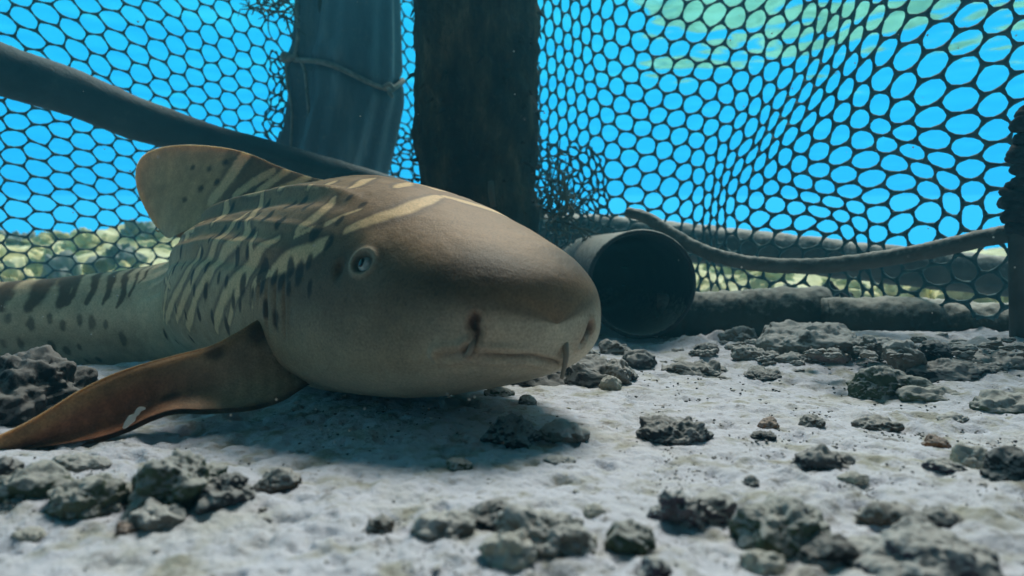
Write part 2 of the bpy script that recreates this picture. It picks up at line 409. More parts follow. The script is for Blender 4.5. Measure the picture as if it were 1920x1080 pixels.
def build_shark():
    d = np.r_[np.linspace(0, 1, 330, endpoint=False) ** 1.7 * .36, np.linspace(.36, 1.32, 430, endpoint=False), np.linspace(1.32, LEN, 90)]
    NPH = 440
    ph = np.linspace(-math.pi, math.pi, NPH, endpoint=False)
    D, PH = np.meshgrid(d, ph, indexing='ij')
    G = shark_at(D, PH)
    dn = np.gradient(G, axis=0); dv = np.roll(G, -1, 1) - np.roll(G, 1, 1)
    N = np.cross(dv, dn); N /= np.linalg.norm(N, axis=-1, keepdims=True) + 1e-12
    V, Nv, Df, Pf = G.reshape(-1, 3).copy(), N.reshape(-1, 3), D.ravel(), PH.ravel()
    outw = np.sign((Nv * (V - np.c_[spine_at(Df)[0], station(ST_C, Df)])).sum(1)); Nv = Nv * outw[:, None]
    A = np.abs(Pf)
    V0 = V.copy()
    # --- colour of the skin
    n_big = fbm(V0, 14, 4, 3); n_mid = fbm(V0, 60, 4, 5); n_fine = fbm(V0, 260, 3, 8)
    C = np.zeros((len(V), 3)) + np.array((.225, .168, .112))
    head = 1 - smooth(.20, .34, Df); tail = smooth(.86, .98, Df)
    blend(C, smooth(.28, .42, Df) * .6 * smooth(.55, 1.0, A), (.31, .26, .18))
    blend(C, smooth(.30, .42, Df) * .8 * smooth(.95, 1.45, A + .08 * n_big), (.42, .365, .265))
    blend(C, tail * .9, (.58, .54, .44))
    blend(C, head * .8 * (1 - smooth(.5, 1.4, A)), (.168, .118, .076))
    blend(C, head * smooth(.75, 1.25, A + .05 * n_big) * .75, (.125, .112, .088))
    blend(C, smooth(1.30 - .15 * head, 2.0 - .2 * head, A + .10 * n_big) * .85, (.30, .28, .225))
    blend(C, smooth(1.8, 2.5, A + .06 * n_big) * .92, (.50, .50, .44))
    snout = 1 - smooth(.03, .085, Df)
    blend(C, snout * smooth(1.15, 1.6, A) * .8, (.40, .39, .345))
    for q, r, s in ((BLOT[0], .024, .78), (BLOT[1], .020, .7), (BLOT[2], .018, .55), (BLOT[3], .014, .5), (BLOT[4], .028, .62)):  # snout smudges: part pigment, part shade painted into the skin
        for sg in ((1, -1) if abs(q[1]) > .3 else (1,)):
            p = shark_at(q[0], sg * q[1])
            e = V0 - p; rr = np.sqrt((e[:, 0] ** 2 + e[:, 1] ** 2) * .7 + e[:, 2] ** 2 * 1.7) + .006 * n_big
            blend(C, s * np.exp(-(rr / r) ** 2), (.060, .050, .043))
    C *= (1 - .42 * head * smooth(.75, 1.1, A + .06 * n_big) * (1 - smooth(1.35, 1.85, A + .06 * n_big)) * smooth(.015, .05, Df))[:, None]  # cheek band darkened: shade on the head's side painted in
    C *= (1 + (.20 - .12 * head) * n_big + (.14 - .07 * head) * n_mid)[:, None]
    C *= (1 - .25 * smooth(.45, .9, n_fine) * (1 - smooth(1.5, 2, A)))[:, None]
    # dark shoulders of every pale band first, then the bands, then the spots
    wob = .0010 * n_mid + .0005 * n_fine + .0022 * n_big
    K = .78 / 1280
    pale = np.zeros(len(V)); shade = np.zeros(len(V))
    def band(dp, w, strength=1.0):
        nonlocal pale, shade
        dp = list(dp)
        while len(dp) > 2 and abs(dp[0][0] - dp[1][0]) > .075: dp = dp[1:]
        if len(dp) < 2: return
        for sg in (1, -1):
            P = polyline([(a, sg * b) for a, b in dp], 40)
            dist, t = seg_dist(V0, P)
            half = w * K * (1 + .15 * dp[0][0]) * .5 * (0.45 + .6 * np.sin(np.clip(t, .02, .98) * math.pi) ** .6)
            dist = dist + wob
            pale = np.maximum(pale, strength * (1 - smooth(half * .6, half * 1.3, dist)))
            shade = np.maximum(shade, strength * (1 - smooth(half * 1.2, half * 2.4, dist)))
    for dp, w in PALE: band(dp, w * 2.15)
    for dp, w in SEAM: band(dp, w, .55)
    blend(C, shade * .72 * (1 - smooth(1.6, 2.1, A)), (.085, .065, .052))
    bars = np.zeros(len(V))
    for dp, w in TBAR + [([(x, .3), (x + .0, .9), (x + .004, 1.2)], 24) for x in np.arange(1.40, LEN - .1, .075)]:
        for sg in (1, -1):
            P = polyline([(a, sg * b) for a, b in dp] if dp[0][1] > .25 else [(a, sg * b) for a, b in dp], 24)
            P = np.vstack([shark_at(np.array([dp[0][0]]), np.array([0.0])), P])
            dist, t = seg_dist(V0, P)
            half = w * 1.5 * 1.35 / 1280 * .5 * (1 - .55 * t)
            bars = np.maximum(bars, 1 - smooth(half * .6, half * 1.35, dist + 2 * wob))
    blend(C, bars * .9, (.085, .062, .048))
    blend(C, pale * .95, (.56, .46, .31))
    spots = np.zeros(len(V)); rs = np.random.default_rng(4)
    extra = [(rs.uniform(.36, .95), -rs.uniform(.1, 1.9)) for _ in range(70)] + [(rs.uniform(1.0, 1.6), -rs.uniform(1.1, 2.2)) for _ in range(26)]
    for q in SPOT + TSPOT + extra:
        p = shark_at(np.array(q[0]), np.array(q[1]))
        pd, pq, pr = spine_at(np.array(q[0]))
        e = V0 - p; m = (np.abs(e) < .03).all(1)
        if not m.any(): continue
        E = e[m]; along = E[:, :2] @ pq
        r = rs.uniform(.0070, .0125) * (1.15 if q[0] > 1 else 1)
        rr = np.sqrt((along * 1.45) ** 2 + (E[:, 2] * .78) ** 2 + ((E[:, :2] @ pr) * 1.0) ** 2) / r + .35 * n_mid[m]
        s = (1 - smooth(.55, 1.1, rr)) * (.88 if q[0] < 1 else .62)
        spots[m] = np.maximum(spots[m], s)
    blend(C, spots, (.013, .010, .010))
    # --- relief: nostrils, mouth, gills, eye socket, folds
    H = np.zeros(len(V))
    for dp, pit in ((NOSE, 1), (NOSE2, 1)):
        P = polyline(dp, 20)
        dist, t = seg_dist(V0, P)
        g = np.exp(-(dist / (.0016 + .0012 * (1 - t))) ** 2)
        H -= .0045 * g
        r0 = np.linalg.norm((V0 - P[2]) * np.array((1, 1, .62)), axis=1)
        H -= .007 * np.exp(-(r0 / .0058) ** 2)
        H += .0022 * np.exp(-((dist - .007) / .0035) ** 2)
        blend(C, .85 * np.clip(g * 1.1 + np.exp(-(r0 / .0062) ** 2), 0, 1), (.030, .018, .016))
        blend(C, .35 * np.exp(-(dist / .012) ** 2), (.25, .155, .125))
    P = polyline(MOUTH, 60)
    dist, t = seg_dist(V0, P)
    g = np.exp(-(dist / .0019) ** 2)
    H -= .0036 * g * (.35 + .65 * smooth(.05, .3, t))
    H += .0028 * np.exp(-((dist - .0075) / .004) ** 2)
    blend(C, .60 * g * (.45 + .55 * smooth(.08, .3, t)), (.055, .036, .030))
    blend(C, .30 * np.exp(-(dist / .011) ** 2), (.22, .165, .135))
    gills = [[(x, 1.30), (x - .006, 1.55), (x - .006, 1.78)] for x in (.262, .281, .299)] + [[(.316, 1.36), (.312, 1.56)]]
    for gl in gills:
        for sg in (1, -1):
            P = polyline([(a, sg * b) for a, b in gl], 16)
            dist, t = seg_dist(V0, P)
            w = np.sin(np.clip(t, .04, .96) * math.pi)
            H -= .0016 * w * np.exp(-(dist / .0022) ** 2)
            H += .0010 * w * np.exp(-((dist - .006) / .004) ** 2)
            blend(C, .16 * w * np.exp(-(dist / .0022) ** 2), (.07, .058, .048))
    # rings of flesh round the trunk where it turns
    H += .0003 * np.sin(Df * 150 + 2.5 * A) * smooth(.33, .45, Df) * (1 - smooth(.85, 1.0, Df)) * smooth(.7, 1.1, A) * (1 - smooth(1.9, 2.4, A))
    H += .0016 * n_big * smooth(.05, .2, Df) + .00035 * n_mid
    eyes = []
    for sg in (1, -1):
        p = shark_at(np.array(EYE[0]), np.array(sg * EYE[1]))
        k = np.argmin(((V0 - p) ** 2).sum(1)); nrm = Nv[k]
        r = np.linalg.norm((V0 - p) * np.array((1, 1, 1.12)), axis=1)
        H += .0030 * np.exp(-((r - .0130) / .0036) ** 2) - .0060 * np.exp(-(r / .0085) ** 2)
        H += .004 * np.exp(-((np.linalg.norm(V0 - p - np.array((0, 0, .022)), axis=1)) / .016) ** 2)
        blend(C, .75 * np.exp(-((r - .0135) / .0035) ** 2), (.27, .28, .255))
        blend(C, .9 * np.exp(-((r - .0090) / .0020) ** 2), (.035, .045, .042))
        blend(C, .30 * np.exp(-(np.linalg.norm(V0 - p - np.array((.012, -.008, -.012)), axis=1) / .02) ** 2), (.19, .215, .20))
        eyes.append((p, nrm, sg))
        ps = shark_at(np.array(SPIR[0]), np.array(sg * SPIR[1]))
        rs_ = np.linalg.norm((V0 - ps) * np.array((1.3, 1.3, .75)), axis=1)
        H -= .005 * np.exp(-(rs_ / .008) ** 2)
        blend(C, .62 * np.exp(-(rs_ / .0095) ** 2), (.050, .045, .038))
    H *= smooth(.002, .011, Df)
    V = V0 + Nv * H[:, None]
    F = grid_faces(len(d), NPH, True)[:, ::-1]
    parts_V, parts_F, parts_C = [V], [F], [C]
    off = len(V)

    def add_fin(U, B, th, colour, nt=120, nv=36, side=None):
        """two-sided blade between the outer edge U and the root B (3-D polylines); th(t, v) half thickness"""
        nonlocal off
        u, b = catmull(U, nt), catmull(B, nt)
        v = np.linspace(0, 1, nv)[None, :, None]
        S = b[:, None] * (1 - v) + u[:, None] * v
        if side is not None: S = S + side(np.linspace(0, 1, nt)[:, None], np.linspace(0, 1, nv)[None])
        n = np.cross(np.gradient(S, axis=0), np.gradient(S, axis=1)); n /= np.linalg.norm(n, axis=-1, keepdims=True) + 1e-9
        tt = th(np.linspace(0, 1, nt)[:, None], np.linspace(0, 1, nv)[None])[..., None]
        a, c = S + n * tt, S - n * tt
        f = grid_faces(nt, nv)
        parts_V.append(a.reshape(-1, 3)); parts_F.append(f + off); parts_C.append(colour(a.reshape(-1, 3), np.repeat(np.linspace(0, 1, nt), nv), np.tile(np.linspace(0, 1, nv), nt)))
        off += nt * nv
        parts_V.append(c.reshape(-1, 3)); parts_F.append(f[:, ::-1] + off); parts_C.append(colour(c.reshape(-1, 3), np.repeat(np.linspace(0, 1, nt), nv), np.tile(np.linspace(0, 1, nv), nt)))
        i = np.arange(nt - 1) * nv + nv - 1                                   # close the rim
        parts_F.append(np.stack([i + off - nt * nv, i + off - nt * nv + nv, i + off + nv, i + off], -1))
        off += nt * nv

    # first dorsal fin: traced as (along the back, height) in its own upright plane
    p0, q0 = np.array((-.40, 1.09)), np.array((-.85, .527))
    def fp(u, z): return np.array([p0[0] + q0[0] * u + .527 * (z - .22) * .14, p0[1] + q0[1] * u + .85 * (z - .22) * .14, z])
    DU = [(-.215, .258), (-.180, .2675), (-.124, .2745), (-.072, .287), (-.017, .304), (.048, .3275), (.117, .3436), (.207, .3548), (.2875, .355), (.336, .3434),
          (.353, .318), (.344, .283), (.319, .250), (.293, .223), (.272, .208)]
    DB = [(-.215, .225), (-.15, .225), (-.09, .225), (-.04, .222), (.01, .220), (.05, .215), (.09, .208), (.12, .200), (.15, .193), (.18, .188), (.20, .187), (.22, .190), (.24, .196), (.255, .202), (.272, .207)]
    DSTR, DSPOT = [[(0.0534, 0.3262), (0.0738, 0.2869), (0.0972, 0.2539)], [(-0.0166, 0.2924), (0.0095, 0.2789), (0.0392, 0.2583)], [(-0.0897, 0.2788), (-0.0716, 0.2678), (-0.0508, 0.2607)]], [(0.1329, 0.3065), (0.1414, 0.273), (0.1795, 0.2566), (0.0938, 0.3162), (0.1034, 0.2825), (0.1774, 0.3131), (0.0416, 0.315), (0.0221, 0.2983)]
    DSTR = DSTR + [[(-.045, .295), (-.03, .28), (-.012, .262)], [(-.13, .274), (-.115, .264), (-.1, .256)]]
    qn = np.array((q0[1], -q0[0]))
    def dors_col(P, t, v):
        u = (P[:, :2] - p0) @ q0; z = P[:, 2]
        n1, n2 = fbm(P, 40, 4, 9), fbm(P, 120, 3, 6)
        c = np.zeros((len(P), 3)) + np.array((.36, .28, .175))
        blend(c, .92 * (1 - smooth(.05, .11, u + .02 * n1)), (.125, .085, .058))
        blend(c, .35 * smooth(.1, .3, u), (.37, .30, .18))
        c *= (1 + .2 * n1 + .12 * n2)[:, None]
        X = np.c_[u, z, 0 * u]
        for l in DSTR:
            dd, tt = seg_dist(X, catmull(np.c_[np.array(l), np.zeros(len(l))], 24))
            hw = .013 if l is DSTR[0] else .0085
            blend(c, .35 * (1 - smooth(hw * 1.2, hw * 2.4, dd)), (.07, .05, .04))
            blend(c, .95 * (1 - smooth(hw * .7, hw * 1.2, dd + .002 * n2)), (.56, .46, .31))
        for q in DSPOT[:6]:
            rr = np.hypot((u - q[0]) * .8, (z - q[1])) / .0072 + .3 * n2
            blend(c, .85 * (1 - smooth(.5, 1.1, rr)), (.03, .024, .02))
        return c
    add_fin([fp(*p) for p in DU], [fp(*p) for p in DB],
            lambda t, v: (.030 * (1 - v) ** 2.6 + .0075 * np.sqrt(np.clip(1 - v, 0, 1)) + .0012) * smooth(0, .12, t + .02) * (1 - .75 * smooth(.72, 1, t)), dors_col,
            side=lambda t, v: np.stack([qn[0] * .012 * np.sin(t * 5 + 1) * v ** 2, qn[1] * .012 * np.sin(t * 5 + 1) * v ** 2, 0 * t * v], -1))
    # second dorsal fin, small, on the tail behind
    a0 = spine_at(np.array(1.0))[0]
    def tp(u, z): return np.array([a0[0] + .03 + u, a0[1] + .02, z])
    plain = lambda P, t, v: np.array((.135, .10, .062)) * (1 + .25 * fbm(P, 50, 3, 2))[:, None]
    add_fin([tp(.07, .15), tp(.055, .19), tp(.02, .218), tp(-.012, .222), tp(-.030, .205), tp(-.024, .175), tp(-.012, .145)],
            [tp(.07, .11), tp(.055, .10), tp(.04, .10), tp(.025, .10), tp(.01, .10), tp(0, .10), tp(-.012, .11)],
            lambda t, v: .012 * (1 - v) ** 2 + .003 * np.sqrt(np.clip(1 - v, 0, 1)) + .0008 + 0 * t, plain, 50, 18)
    # pectoral fins: thick rounded leading edge, thin blade propped down to the sand
    PU = [at(*q) for q in ((545, 585, .80), (505, 590, .765), (478, 602, .735), (440, 625, .715), (395, 648, .70), (335, 664, .685), (275, 680, .665), (212, 701, .645), (150, 731, .625), (95, 765, .610), (45, 795, .598), (-10, 822, .588), (-70, 846, .580), (-140, 868, .572))]
    PB = [at(*q) for q in ((590, 712, .75), (560, 730, .715), (530, 748, .69), (480, 764, .672), (430, 770, .660), (380, 772, .651), (330, 772, .644), (285, 785, .636), (240, 806, .628), (190, 823, .612), (130, 835, .600), (60, 845, .590), (-20, 858, .582), (-140, 872, .572))]
    def pec_col(P, t, v):
        n1, n2 = fbm(P, 35, 4, 11), fbm(P, 130, 3, 12)
        c = np.zeros((len(P), 3)) + np.array((.18, .088, .052))
        blend(c, .8 * smooth(.70, .95, v), (.26, .19, .11))  # paler upper edge: light caught there, painted into the colour
        blend(c, .8 * (1 - smooth(.26, .58, t)) * (1 - smooth(.84, .97, v)), (.36, .335, .28))
        c *= (1 + .25 * n1 + .12 * n2)[:, None]
        c *= (1 + .10 * np.sin(t * 130 + 3 * v + 2 * n1) * (1 - smooth(.6, .9, v)))[:, None]
        for tq, vq, r in ((.20, .90, .05), (.33, .90, .035), (.12, .84, .05), (.47, .35, .03)):
            rr = np.hypot((t - tq) * 1.0, (v - vq) * .28) / r + .3 * n1
            blend(c, .75 * (1 - smooth(.4, 1.1, rr)), (.022, .017, .015))
        blend(c, .5 * (1 - smooth(.0, .10, v + .03 * n1)), (.10, .05, .035))
        return c
    pec_th = lambda t, v: (.0095 * np.sqrt(np.clip(1 - ((v - .82) / .18) ** 2, 0, 1)) * (v > .82) + (v <= .82) * (.0022 + .0073 * smooth(0, .82, v) ** 1.5)) * (1 - .35 * t) + .0008
    pec_side = lambda t, v: np.stack([0 * t * v, .016 * np.sin(v * math.pi) * (1 - .3 * t), -.010 * np.sin(v * math.pi) + 0 * t], -1)
    add_fin(PU, PB, pec_th, pec_col, 150, 40, pec_side)
    pm, qm, _ = spine_at(np.array(.30)); nm = np.array((qm[1], -qm[0]))
    def mirror(p):
        p = np.array(p); p[:2] -= 2 * ((p[:2] - pm) @ nm) * nm; return p
    add_fin([mirror(p) for p in PU], [mirror(p) for p in PB], pec_th, pec_col, 70, 20)
    # tail fin: long low blade along the end of the tail
    e1 = [spine_at(np.array(x))[0] for x in np.linspace(LEN - .75, LEN, 8)]
    add_fin([np.r_[p, .10 + .09 * math.sin(math.pi * min(1, k / 6))] for k, p in enumerate(e1)], [np.r_[p, .05] for p in e1],
            lambda t, v: .010 * (1 - v) ** 2 + .0015 + 0 * t, plain, 50, 14)

    Vn, Fn, Cn = np.vstack(parts_V), np.vstack(parts_F), np.vstack(parts_C)
    base = np.array((-.2, .87, 0.0))
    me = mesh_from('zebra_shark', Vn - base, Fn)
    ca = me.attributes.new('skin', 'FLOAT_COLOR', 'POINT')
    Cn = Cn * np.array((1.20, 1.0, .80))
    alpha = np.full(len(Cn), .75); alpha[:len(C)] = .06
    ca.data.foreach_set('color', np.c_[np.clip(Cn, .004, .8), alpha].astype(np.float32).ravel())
    t = NT('shark_skin'); t.set(Roughness=.62); t.set(Specular_IOR_Level=.18)
    sk = t.attr('skin'); t.link(sk.outputs['Alpha'], t.b.inputs['Subsurface Weight'])
    t.b.inputs['Subsurface Radius'].default_value = (1.0, .75, .5); t.b.inputs['Subsurface Scale'].default_value = .018
    n1 = t.noise(420, 3, .6); n2 = t.noise(55, 5, .6)
    col = t.mix(1.0, t.attr('skin').outputs['Color'], t.ramp(n1, [(.3, (.74, .74, .74)), (.7, (1.22, 1.22, 1.22))]), 'MULTIPLY')
    col = t.mix(1.0, col, t.ramp(n2, [(.35, (.93, .94, .95)), (.65, (1.06, 1.05, 1.04))]), 'MULTIPLY')
    pv = t.voro(210)
    col = t.mix(t.step(pv, .04, .16, .5, 0), col, (.05, .042, .036))
    t.color(col)
    t.bump(t.math('ADD', t.math('ADD', n1, t.math('MULTIPLY', t.noise(900, 2), .6)), t.math('MULTIPLY', n2, .8)), .38, .0012)
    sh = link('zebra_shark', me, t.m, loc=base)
    tag(sh, 'brown zebra shark with pale stripes and dark spots resting on the sand', 'shark')
    # eyes
    iris = NT('shark_iris'); iris.set(Roughness=.18, Specular_IOR_Level=.5)
    iris.color(iris.ramp(iris.noise(300, 4), [(.35, (.26, .33, .32)), (.65, (.40, .46, .44))]))
    pup = NT('shark_pupil'); pup.set(Roughness=.1, Specular_IOR_Level=.5); pup.color((.004, .005, .005))
    for p, nrm, sg in eyes:
        bm = bmesh.new(); bmesh.ops.create_uvsphere(bm, u_segments=28, v_segments=18, radius=.0088)
        me = bpy.data.meshes.new('eye'); bm.to_mesh(me); bm.free()
        for f in me.polygons: f.use_smooth = True
        c = p - nrm * .0070 - base
        eo = link('eye', me, iris.m, sh, tuple(c))
        bm = bmesh.new(); bmesh.ops.create_uvsphere(bm, u_segments=20, v_segments=12, radius=1)
        look = Vector(nrm) + Vector((-.18, -.05, .02)); look.normalize()
        rot = look.to_track_quat('Z', 'Y').to_matrix().to_4x4()
        bmesh.ops.transform(bm, matrix=rot @ Matrix.Diagonal((.0032, .0046, .0018, 1)), verts=bm.verts)
        me = bpy.data.meshes.new('pupil'); bm.to_mesh(me); bm.free()
        for f in me.polygons: f.use_smooth = True
        link('pupil', me, pup.m, eo, tuple(look * .0081))
    # nasal barbels
    for top in ((1062, 650, .622), (893, 640, .64)):
        a = shark_at(np.array(.0042), np.array(-2.7867))
        if top[0] > 1000:
            P = [a + np.array(q) for q in ((.0, .006, .006), (0, -.001, 0), (.0002, -.004, -.010), (-.0035, -.004, -.028))]
        else:
            a = polyline(NOSE, 20)[16]
            P = [a + np.array(q) for q in ((.0, .004, .004), (-.0005, -.0025, -.001), (-.003, -.003, -.007), (-.007, -.001, -.010))]
        Vb, Fb = sweep(catmull(P, 14), np.linspace(.0036, .0018, 14), 10)
        bt = NT('barbel_skin'); bt.set(Roughness=.6); bt.color((.24, .19, .14))
        link('barbel', mesh_from('barbel', Vb - base, Fb), bt.m, sh)
    return sh
shark = build_shark()

# ------------------------------------------------------------------ seabed: one sheet out to the horizon
def ground_z(X, Y):
    P = np.stack([X, Y, 0 * X], -1)
    r = np.hypot(X, Y)
    z = .012 * noise(P, 2.6, 21) + .006 * noise(P, 7, 22) - .004
    z = z * smooth(.2, .6, r)
    # the shark's tail lies in a hollow; rubble banks up at the back right and far outside the pen
    tx = np.clip(X, -1.6, -.62)
    z = z - .085 * np.exp(-(((X - tx) / .25) ** 2 + ((Y - 1.36) / .22) ** 2))
    z = z + .030 * np.exp(-(((X - .62) / .45) ** 2 + ((Y - 1.16) / .12) ** 2)) * smooth(.2, .4, X)
    z = z + .020 * np.exp(-(((X + .36) / .14) ** 2 + ((Y - .50) / .07) ** 2))
    z = z + smooth(2.6, 4.2, Y) * (.17 + .16 * smooth(-.2, -2.2, X)) * (1 - .6 * smooth(9, 20, r))
    z = z - 5.0 * smooth(4.2, 5.6, np.hypot(X * .8, np.maximum(Y, 0)) - 3.0 * smooth(.3, 1.6, X)) * smooth(1.5, 3.5, Y)      # drop-off shaped so the surface mirror reflects open blue water
    return z
def build_ground():
    front = np.radians(np.linspace(-52, 52, 560))
    back = np.radians(np.linspace(52, 308, 90)[1:-1])
    ang = np.r_[front, back]
    rad = np.r_[np.linspace(.0, .22, 12), np.geomspace(.23, 2.4, 430), np.geomspace(2.45, 7, 110), np.geomspace(7.2, 12, 24)]
    R, A = np.meshgrid(rad, ang, indexing='ij')
    X, Y = R * np.sin(A), R * np.cos(A)
    P = np.stack([X, Y, 0 * X], -1)
    Z = ground_z(X, Y)
    near = 1 - smooth(2.2, 3.2, R)
    Z = Z + near * (.0022 * fbm(P, 28, 4, 31) + .0016 * fbm(P, 110, 3, 33))
    lump = np.clip(fbm(P, 16, 4, 35) - .12, 0, 1)
    patch = smooth(-.15, .35, noise(P, 3.1, 37)) * (.45 + .8 * smooth(.8, 1.3, Y))
    Z = Z + near * .022 * lump * patch
    pits = np.clip(fbm(P, 42, 3, 39) - .30, 0, 1)
    Z = Z - near * .008 * pits
    Z = Z + smooth(2.8, 4, R) * (.05 * np.abs(fbm(P, 2.4, 5, 41)) + .02 * fbm(P, 9, 3, 43))
    V = np.stack([X, Y, Z], -1).reshape(-1, 3)
    F = grid_faces(len(rad), len(ang), True)[:, ::-1]
    t = NT('coral_sand'); t.set(Roughness=.95)
    co = t.world_co()
    n1, n2, n3, n4 = t.noise(9, 5, .6, co), t.noise(60, 5, .65, co), t.noise(240, 3, .7, co), t.noise(24, 6, .62, co)
    c = t.ramp(n1, [(.3, (.41, .43, .485)), (.5, (.45, .475, .56)), (.7, (.40, .405, .40))])
    c = t.mix(t.step(n4, .50, .66, 0, .85), c, (.25, .25, .205))
    c = t.mix(t.step(n2, .54, .70, 0, .75), c, (.16, .15, .135))
    c = t.mix(t.step(n3, .60, .72, 0, .55), c, (.12, .105, .10))
    c = t.mix(t.step(n3, .28, .40, .35, 0), c, (.72, .70, .66))
    sp = t.n.new('ShaderNodeSeparateXYZ'); t.link(co, sp.inputs[0])
    far = t.step(sp.outputs[1], 2.3, 3.2)
    reef = t.ramp(t.noise(3.2, 6, .65, co), [(.32, (.20, .24, .14)), (.46, (.55, .52, .28)), (.56, (.86, .82, .55)), (.70, (.70, .64, .36))])  # bright reef floor: stronger sunlight outside the pen painted into its colour
    c = t.mix(far, c, reef)
    t.color(c)
    t.bump(t.math('ADD', n2, t.math('MULTIPLY', n3, .6)), .55, .004)
    return tag(link('seabed', mesh_from('seabed', V, F), t.m), kind='structure')
seabed = build_ground()
def gz(x, y): return float(ground_z(np.array(float(x)), np.array(float(y))))
def spot(px, py):
    """where a pixel's sight line meets the seabed"""
    z = 0.0
    for _ in range(8):
        p = on_ground(px, py, z); z = gz(p[0], p[1])
    return p

# ------------------------------------------------------------------ posts, hose, pipes, ropes
def wood_material():
    t = NT('fouled_timber'); t.set(Roughness=.92)
    m = t.mapped((1, 1, .35))
    n1, n2, n3 = t.noise(18, 6, .65, m), t.noise(70, 5, .7), t.noise(190, 3, .7)
    c = t.ramp(n1, [(.3, (.010, .011, .008)), (.46, (.024, .021, .014)), (.58, (.055, .046, .026)), (.72, (.15, .12, .065))])
    c = t.mix(t.step(n2, .58, .75, 0, .6), c, (.10, .09, .06))
    c = t.mix(t.step(n3, .66, .76, 0, .5), c, (.16, .145, .11))
    t.color(c); t.bump(t.math('ADD', n2, t.math('MULTIPLY', n1, 1.2)), .9, .012)
    return t.m
WOOD = wood_material()
def post(label, top, mid, bot, r0, r1, mat):
    P = catmull([top, mid, bot], 150)
    a = np.linspace(r0, r1, 150)
    def bp(V): return .010 * fbm(V, 9, 4, 51) + .006 * fbm(V, 34, 3, 52) - .006 * np.clip(.35 - worley(V * np.array((1, 1, .6)), 24, 5), 0, 1)
    V, F = sweep(P, a, 110, (0, 1, 0), bump=bp)
    return V, F
pl = empty('jetty_post', tuple(np.r_[at(897, 560, 1.58)[:2], 0.0]), 'thick dark weed-fouled timber post rising behind the shark', 'post')
top, bot = at(888, -260, 1.56), np.r_[at(899, 560, 1.58)[:2], -.08]
V, F = post('', top, (top + bot) / 2, bot, .150, .128, WOOD)
link('trunk', mesh_from('trunk', V - np.array(pl.location), F), WOOD, pl)
# growth on the post: short tufts and crusts standing proud of the wood
vs = []
for k in range(240):
    zt = rng.uniform(.10, .75); a = rng.uniform(0, 2 * math.pi)
    c = top + (bot - top) * ((top[2] - zt) / (top[2] - bot[2])); r = .150 + (.128 - .150) * ((top[2] - zt) / (top[2] - bot[2]))
    o = np.array((math.cos(a), math.sin(a), 0)); s = rng.uniform(.004, .016)
    b = c + o * (r - .004)
    q = [b, b + o * s * .6 + np.array((0, 0, rng.uniform(-.4, .3) * s)), b + o * s + np.array((rng.normal(0, .4) * s, 0, rng.uniform(-1.4, .3) * s))]
    vs.append(sweep(np.array(q), [s * .42, s * .3, s * .12], 5))
V, F = join(vs)
tag(link('algae_tuft', mesh_from('algae_tuft', V - np.array(pl.location), F), WOOD, pl), kind='stuff')
q = at(922, 372, 1.43)
sk = NT('pale_stick'); sk.set(Roughness=.9); sk.color((.11, .10, .075))
V, F = sweep(np.array([at(920, 340, 1.425), at(921, 360, 1.42), at(925, 388, 1.422)]), [.006, .007, .006], 8, (0, 1, 0))
link('twig', mesh_from('twig', V - np.array(pl.location), F), sk.m, pl)

# second post: wrapped in a plastic sheet tied with cord, gathered at the tie
def tarp_material():
    t = NT('weathered_plastic_sheet'); t.set(Roughness=.55, Specular_IOR_Level=.3)
    m = t.mapped((1, 1, .25))
    n1, n2 = t.noise(9, 5, .6, m), t.noise(60, 4, .65)
    t.color(t.mix(t.step(n2, .55, .75, 0, .5), t.ramp(n1, [(.3, (.045, .085, .11)), (.55, (.075, .13, .16)), (.75, (.18, .24, .25))]), (.15, .17, .16)))
    t.bump(t.math('ADD', n1, t.math('MULTIPLY', n2, .3)), .5, .02)
    return t.m
tp_ = empty('wrapped_post', tuple(np.r_[at(650, 560, 2.08)[:2], 0.0]), 'blue grey post wrapped in a plastic sheet tied with cord', 'post')
TY = 2.08
nz_, na_ = 130, 150
prof_y = [-260, 0, 90, 125, 150, 185, 235, 300, 340, 420]
prof_l = [575, 572, 562, 550, 552, 553, 545, 533, 528, 520]
prof_r = [742, 747, 750, 751, 752, 753, 744, 730, 722, 712]
yy = np.linspace(-260, 420, nz_); an = np.linspace(0, 2 * math.pi, na_, endpoint=False)
L, Rr = curve(prof_y, prof_l, yy), curve(prof_y, prof_r, yy)
pL, pR = at(L, yy, TY), at(Rr, yy, TY)
cx, rx = (pL[:, 0] + pR[:, 0]) / 2, (pR[:, 0] - pL[:, 0]) / 2
zz = pL[:, 2]
YY, AA = np.meshgrid(yy, an, indexing='ij')
fold = (.020 * np.exp(-((np.mod(AA - 3.75 + .0006 * (YY - 150), 2 * math.pi) - 0) / .09) ** 2) + .016 * np.exp(-((AA - 3.52 - .0009 * (YY - 150)) / .07) ** 2)
        + .009 * np.sin(AA * 7 + .01 * YY) * smooth(100, 320, YY) - .014 * np.exp(-((AA - 4.15) / .25) ** 2) + .006 * np.sin(AA * 13 + 1.3 + YY * .004))
tie = curve([0, 3.3, 4.4, 5.6, 6.3], [150, 125, 140, 180, 150], AA)
fold = fold - .012 * np.exp(-((YY - tie) / 9) ** 2)
V = np.stack([cx[:, None] + np.cos(AA) * (rx[:, None] + fold), TY + np.sin(AA) * (rx[:, None] * .9 + fold), np.broadcast_to(zz[:, None], AA.shape)], -1).reshape(-1, 3)
TARP = tarp_material()
base = np.array(tp_.location)
link('plastic_sheet', mesh_from('plastic_sheet', V - base, grid_faces(nz_, na_, True)[:, ::-1]), TARP, tp_)
V, F = sweep(np.array([at(660, -258, TY + .01), at(640, 150, TY + .01), np.r_[at(625, 480, TY + .01)[:2], -.05]]), [.115, .11, .10], 24, (0, 1, 0))
link('trunk', mesh_from('trunk', V - base, F), WOOD, tp_)
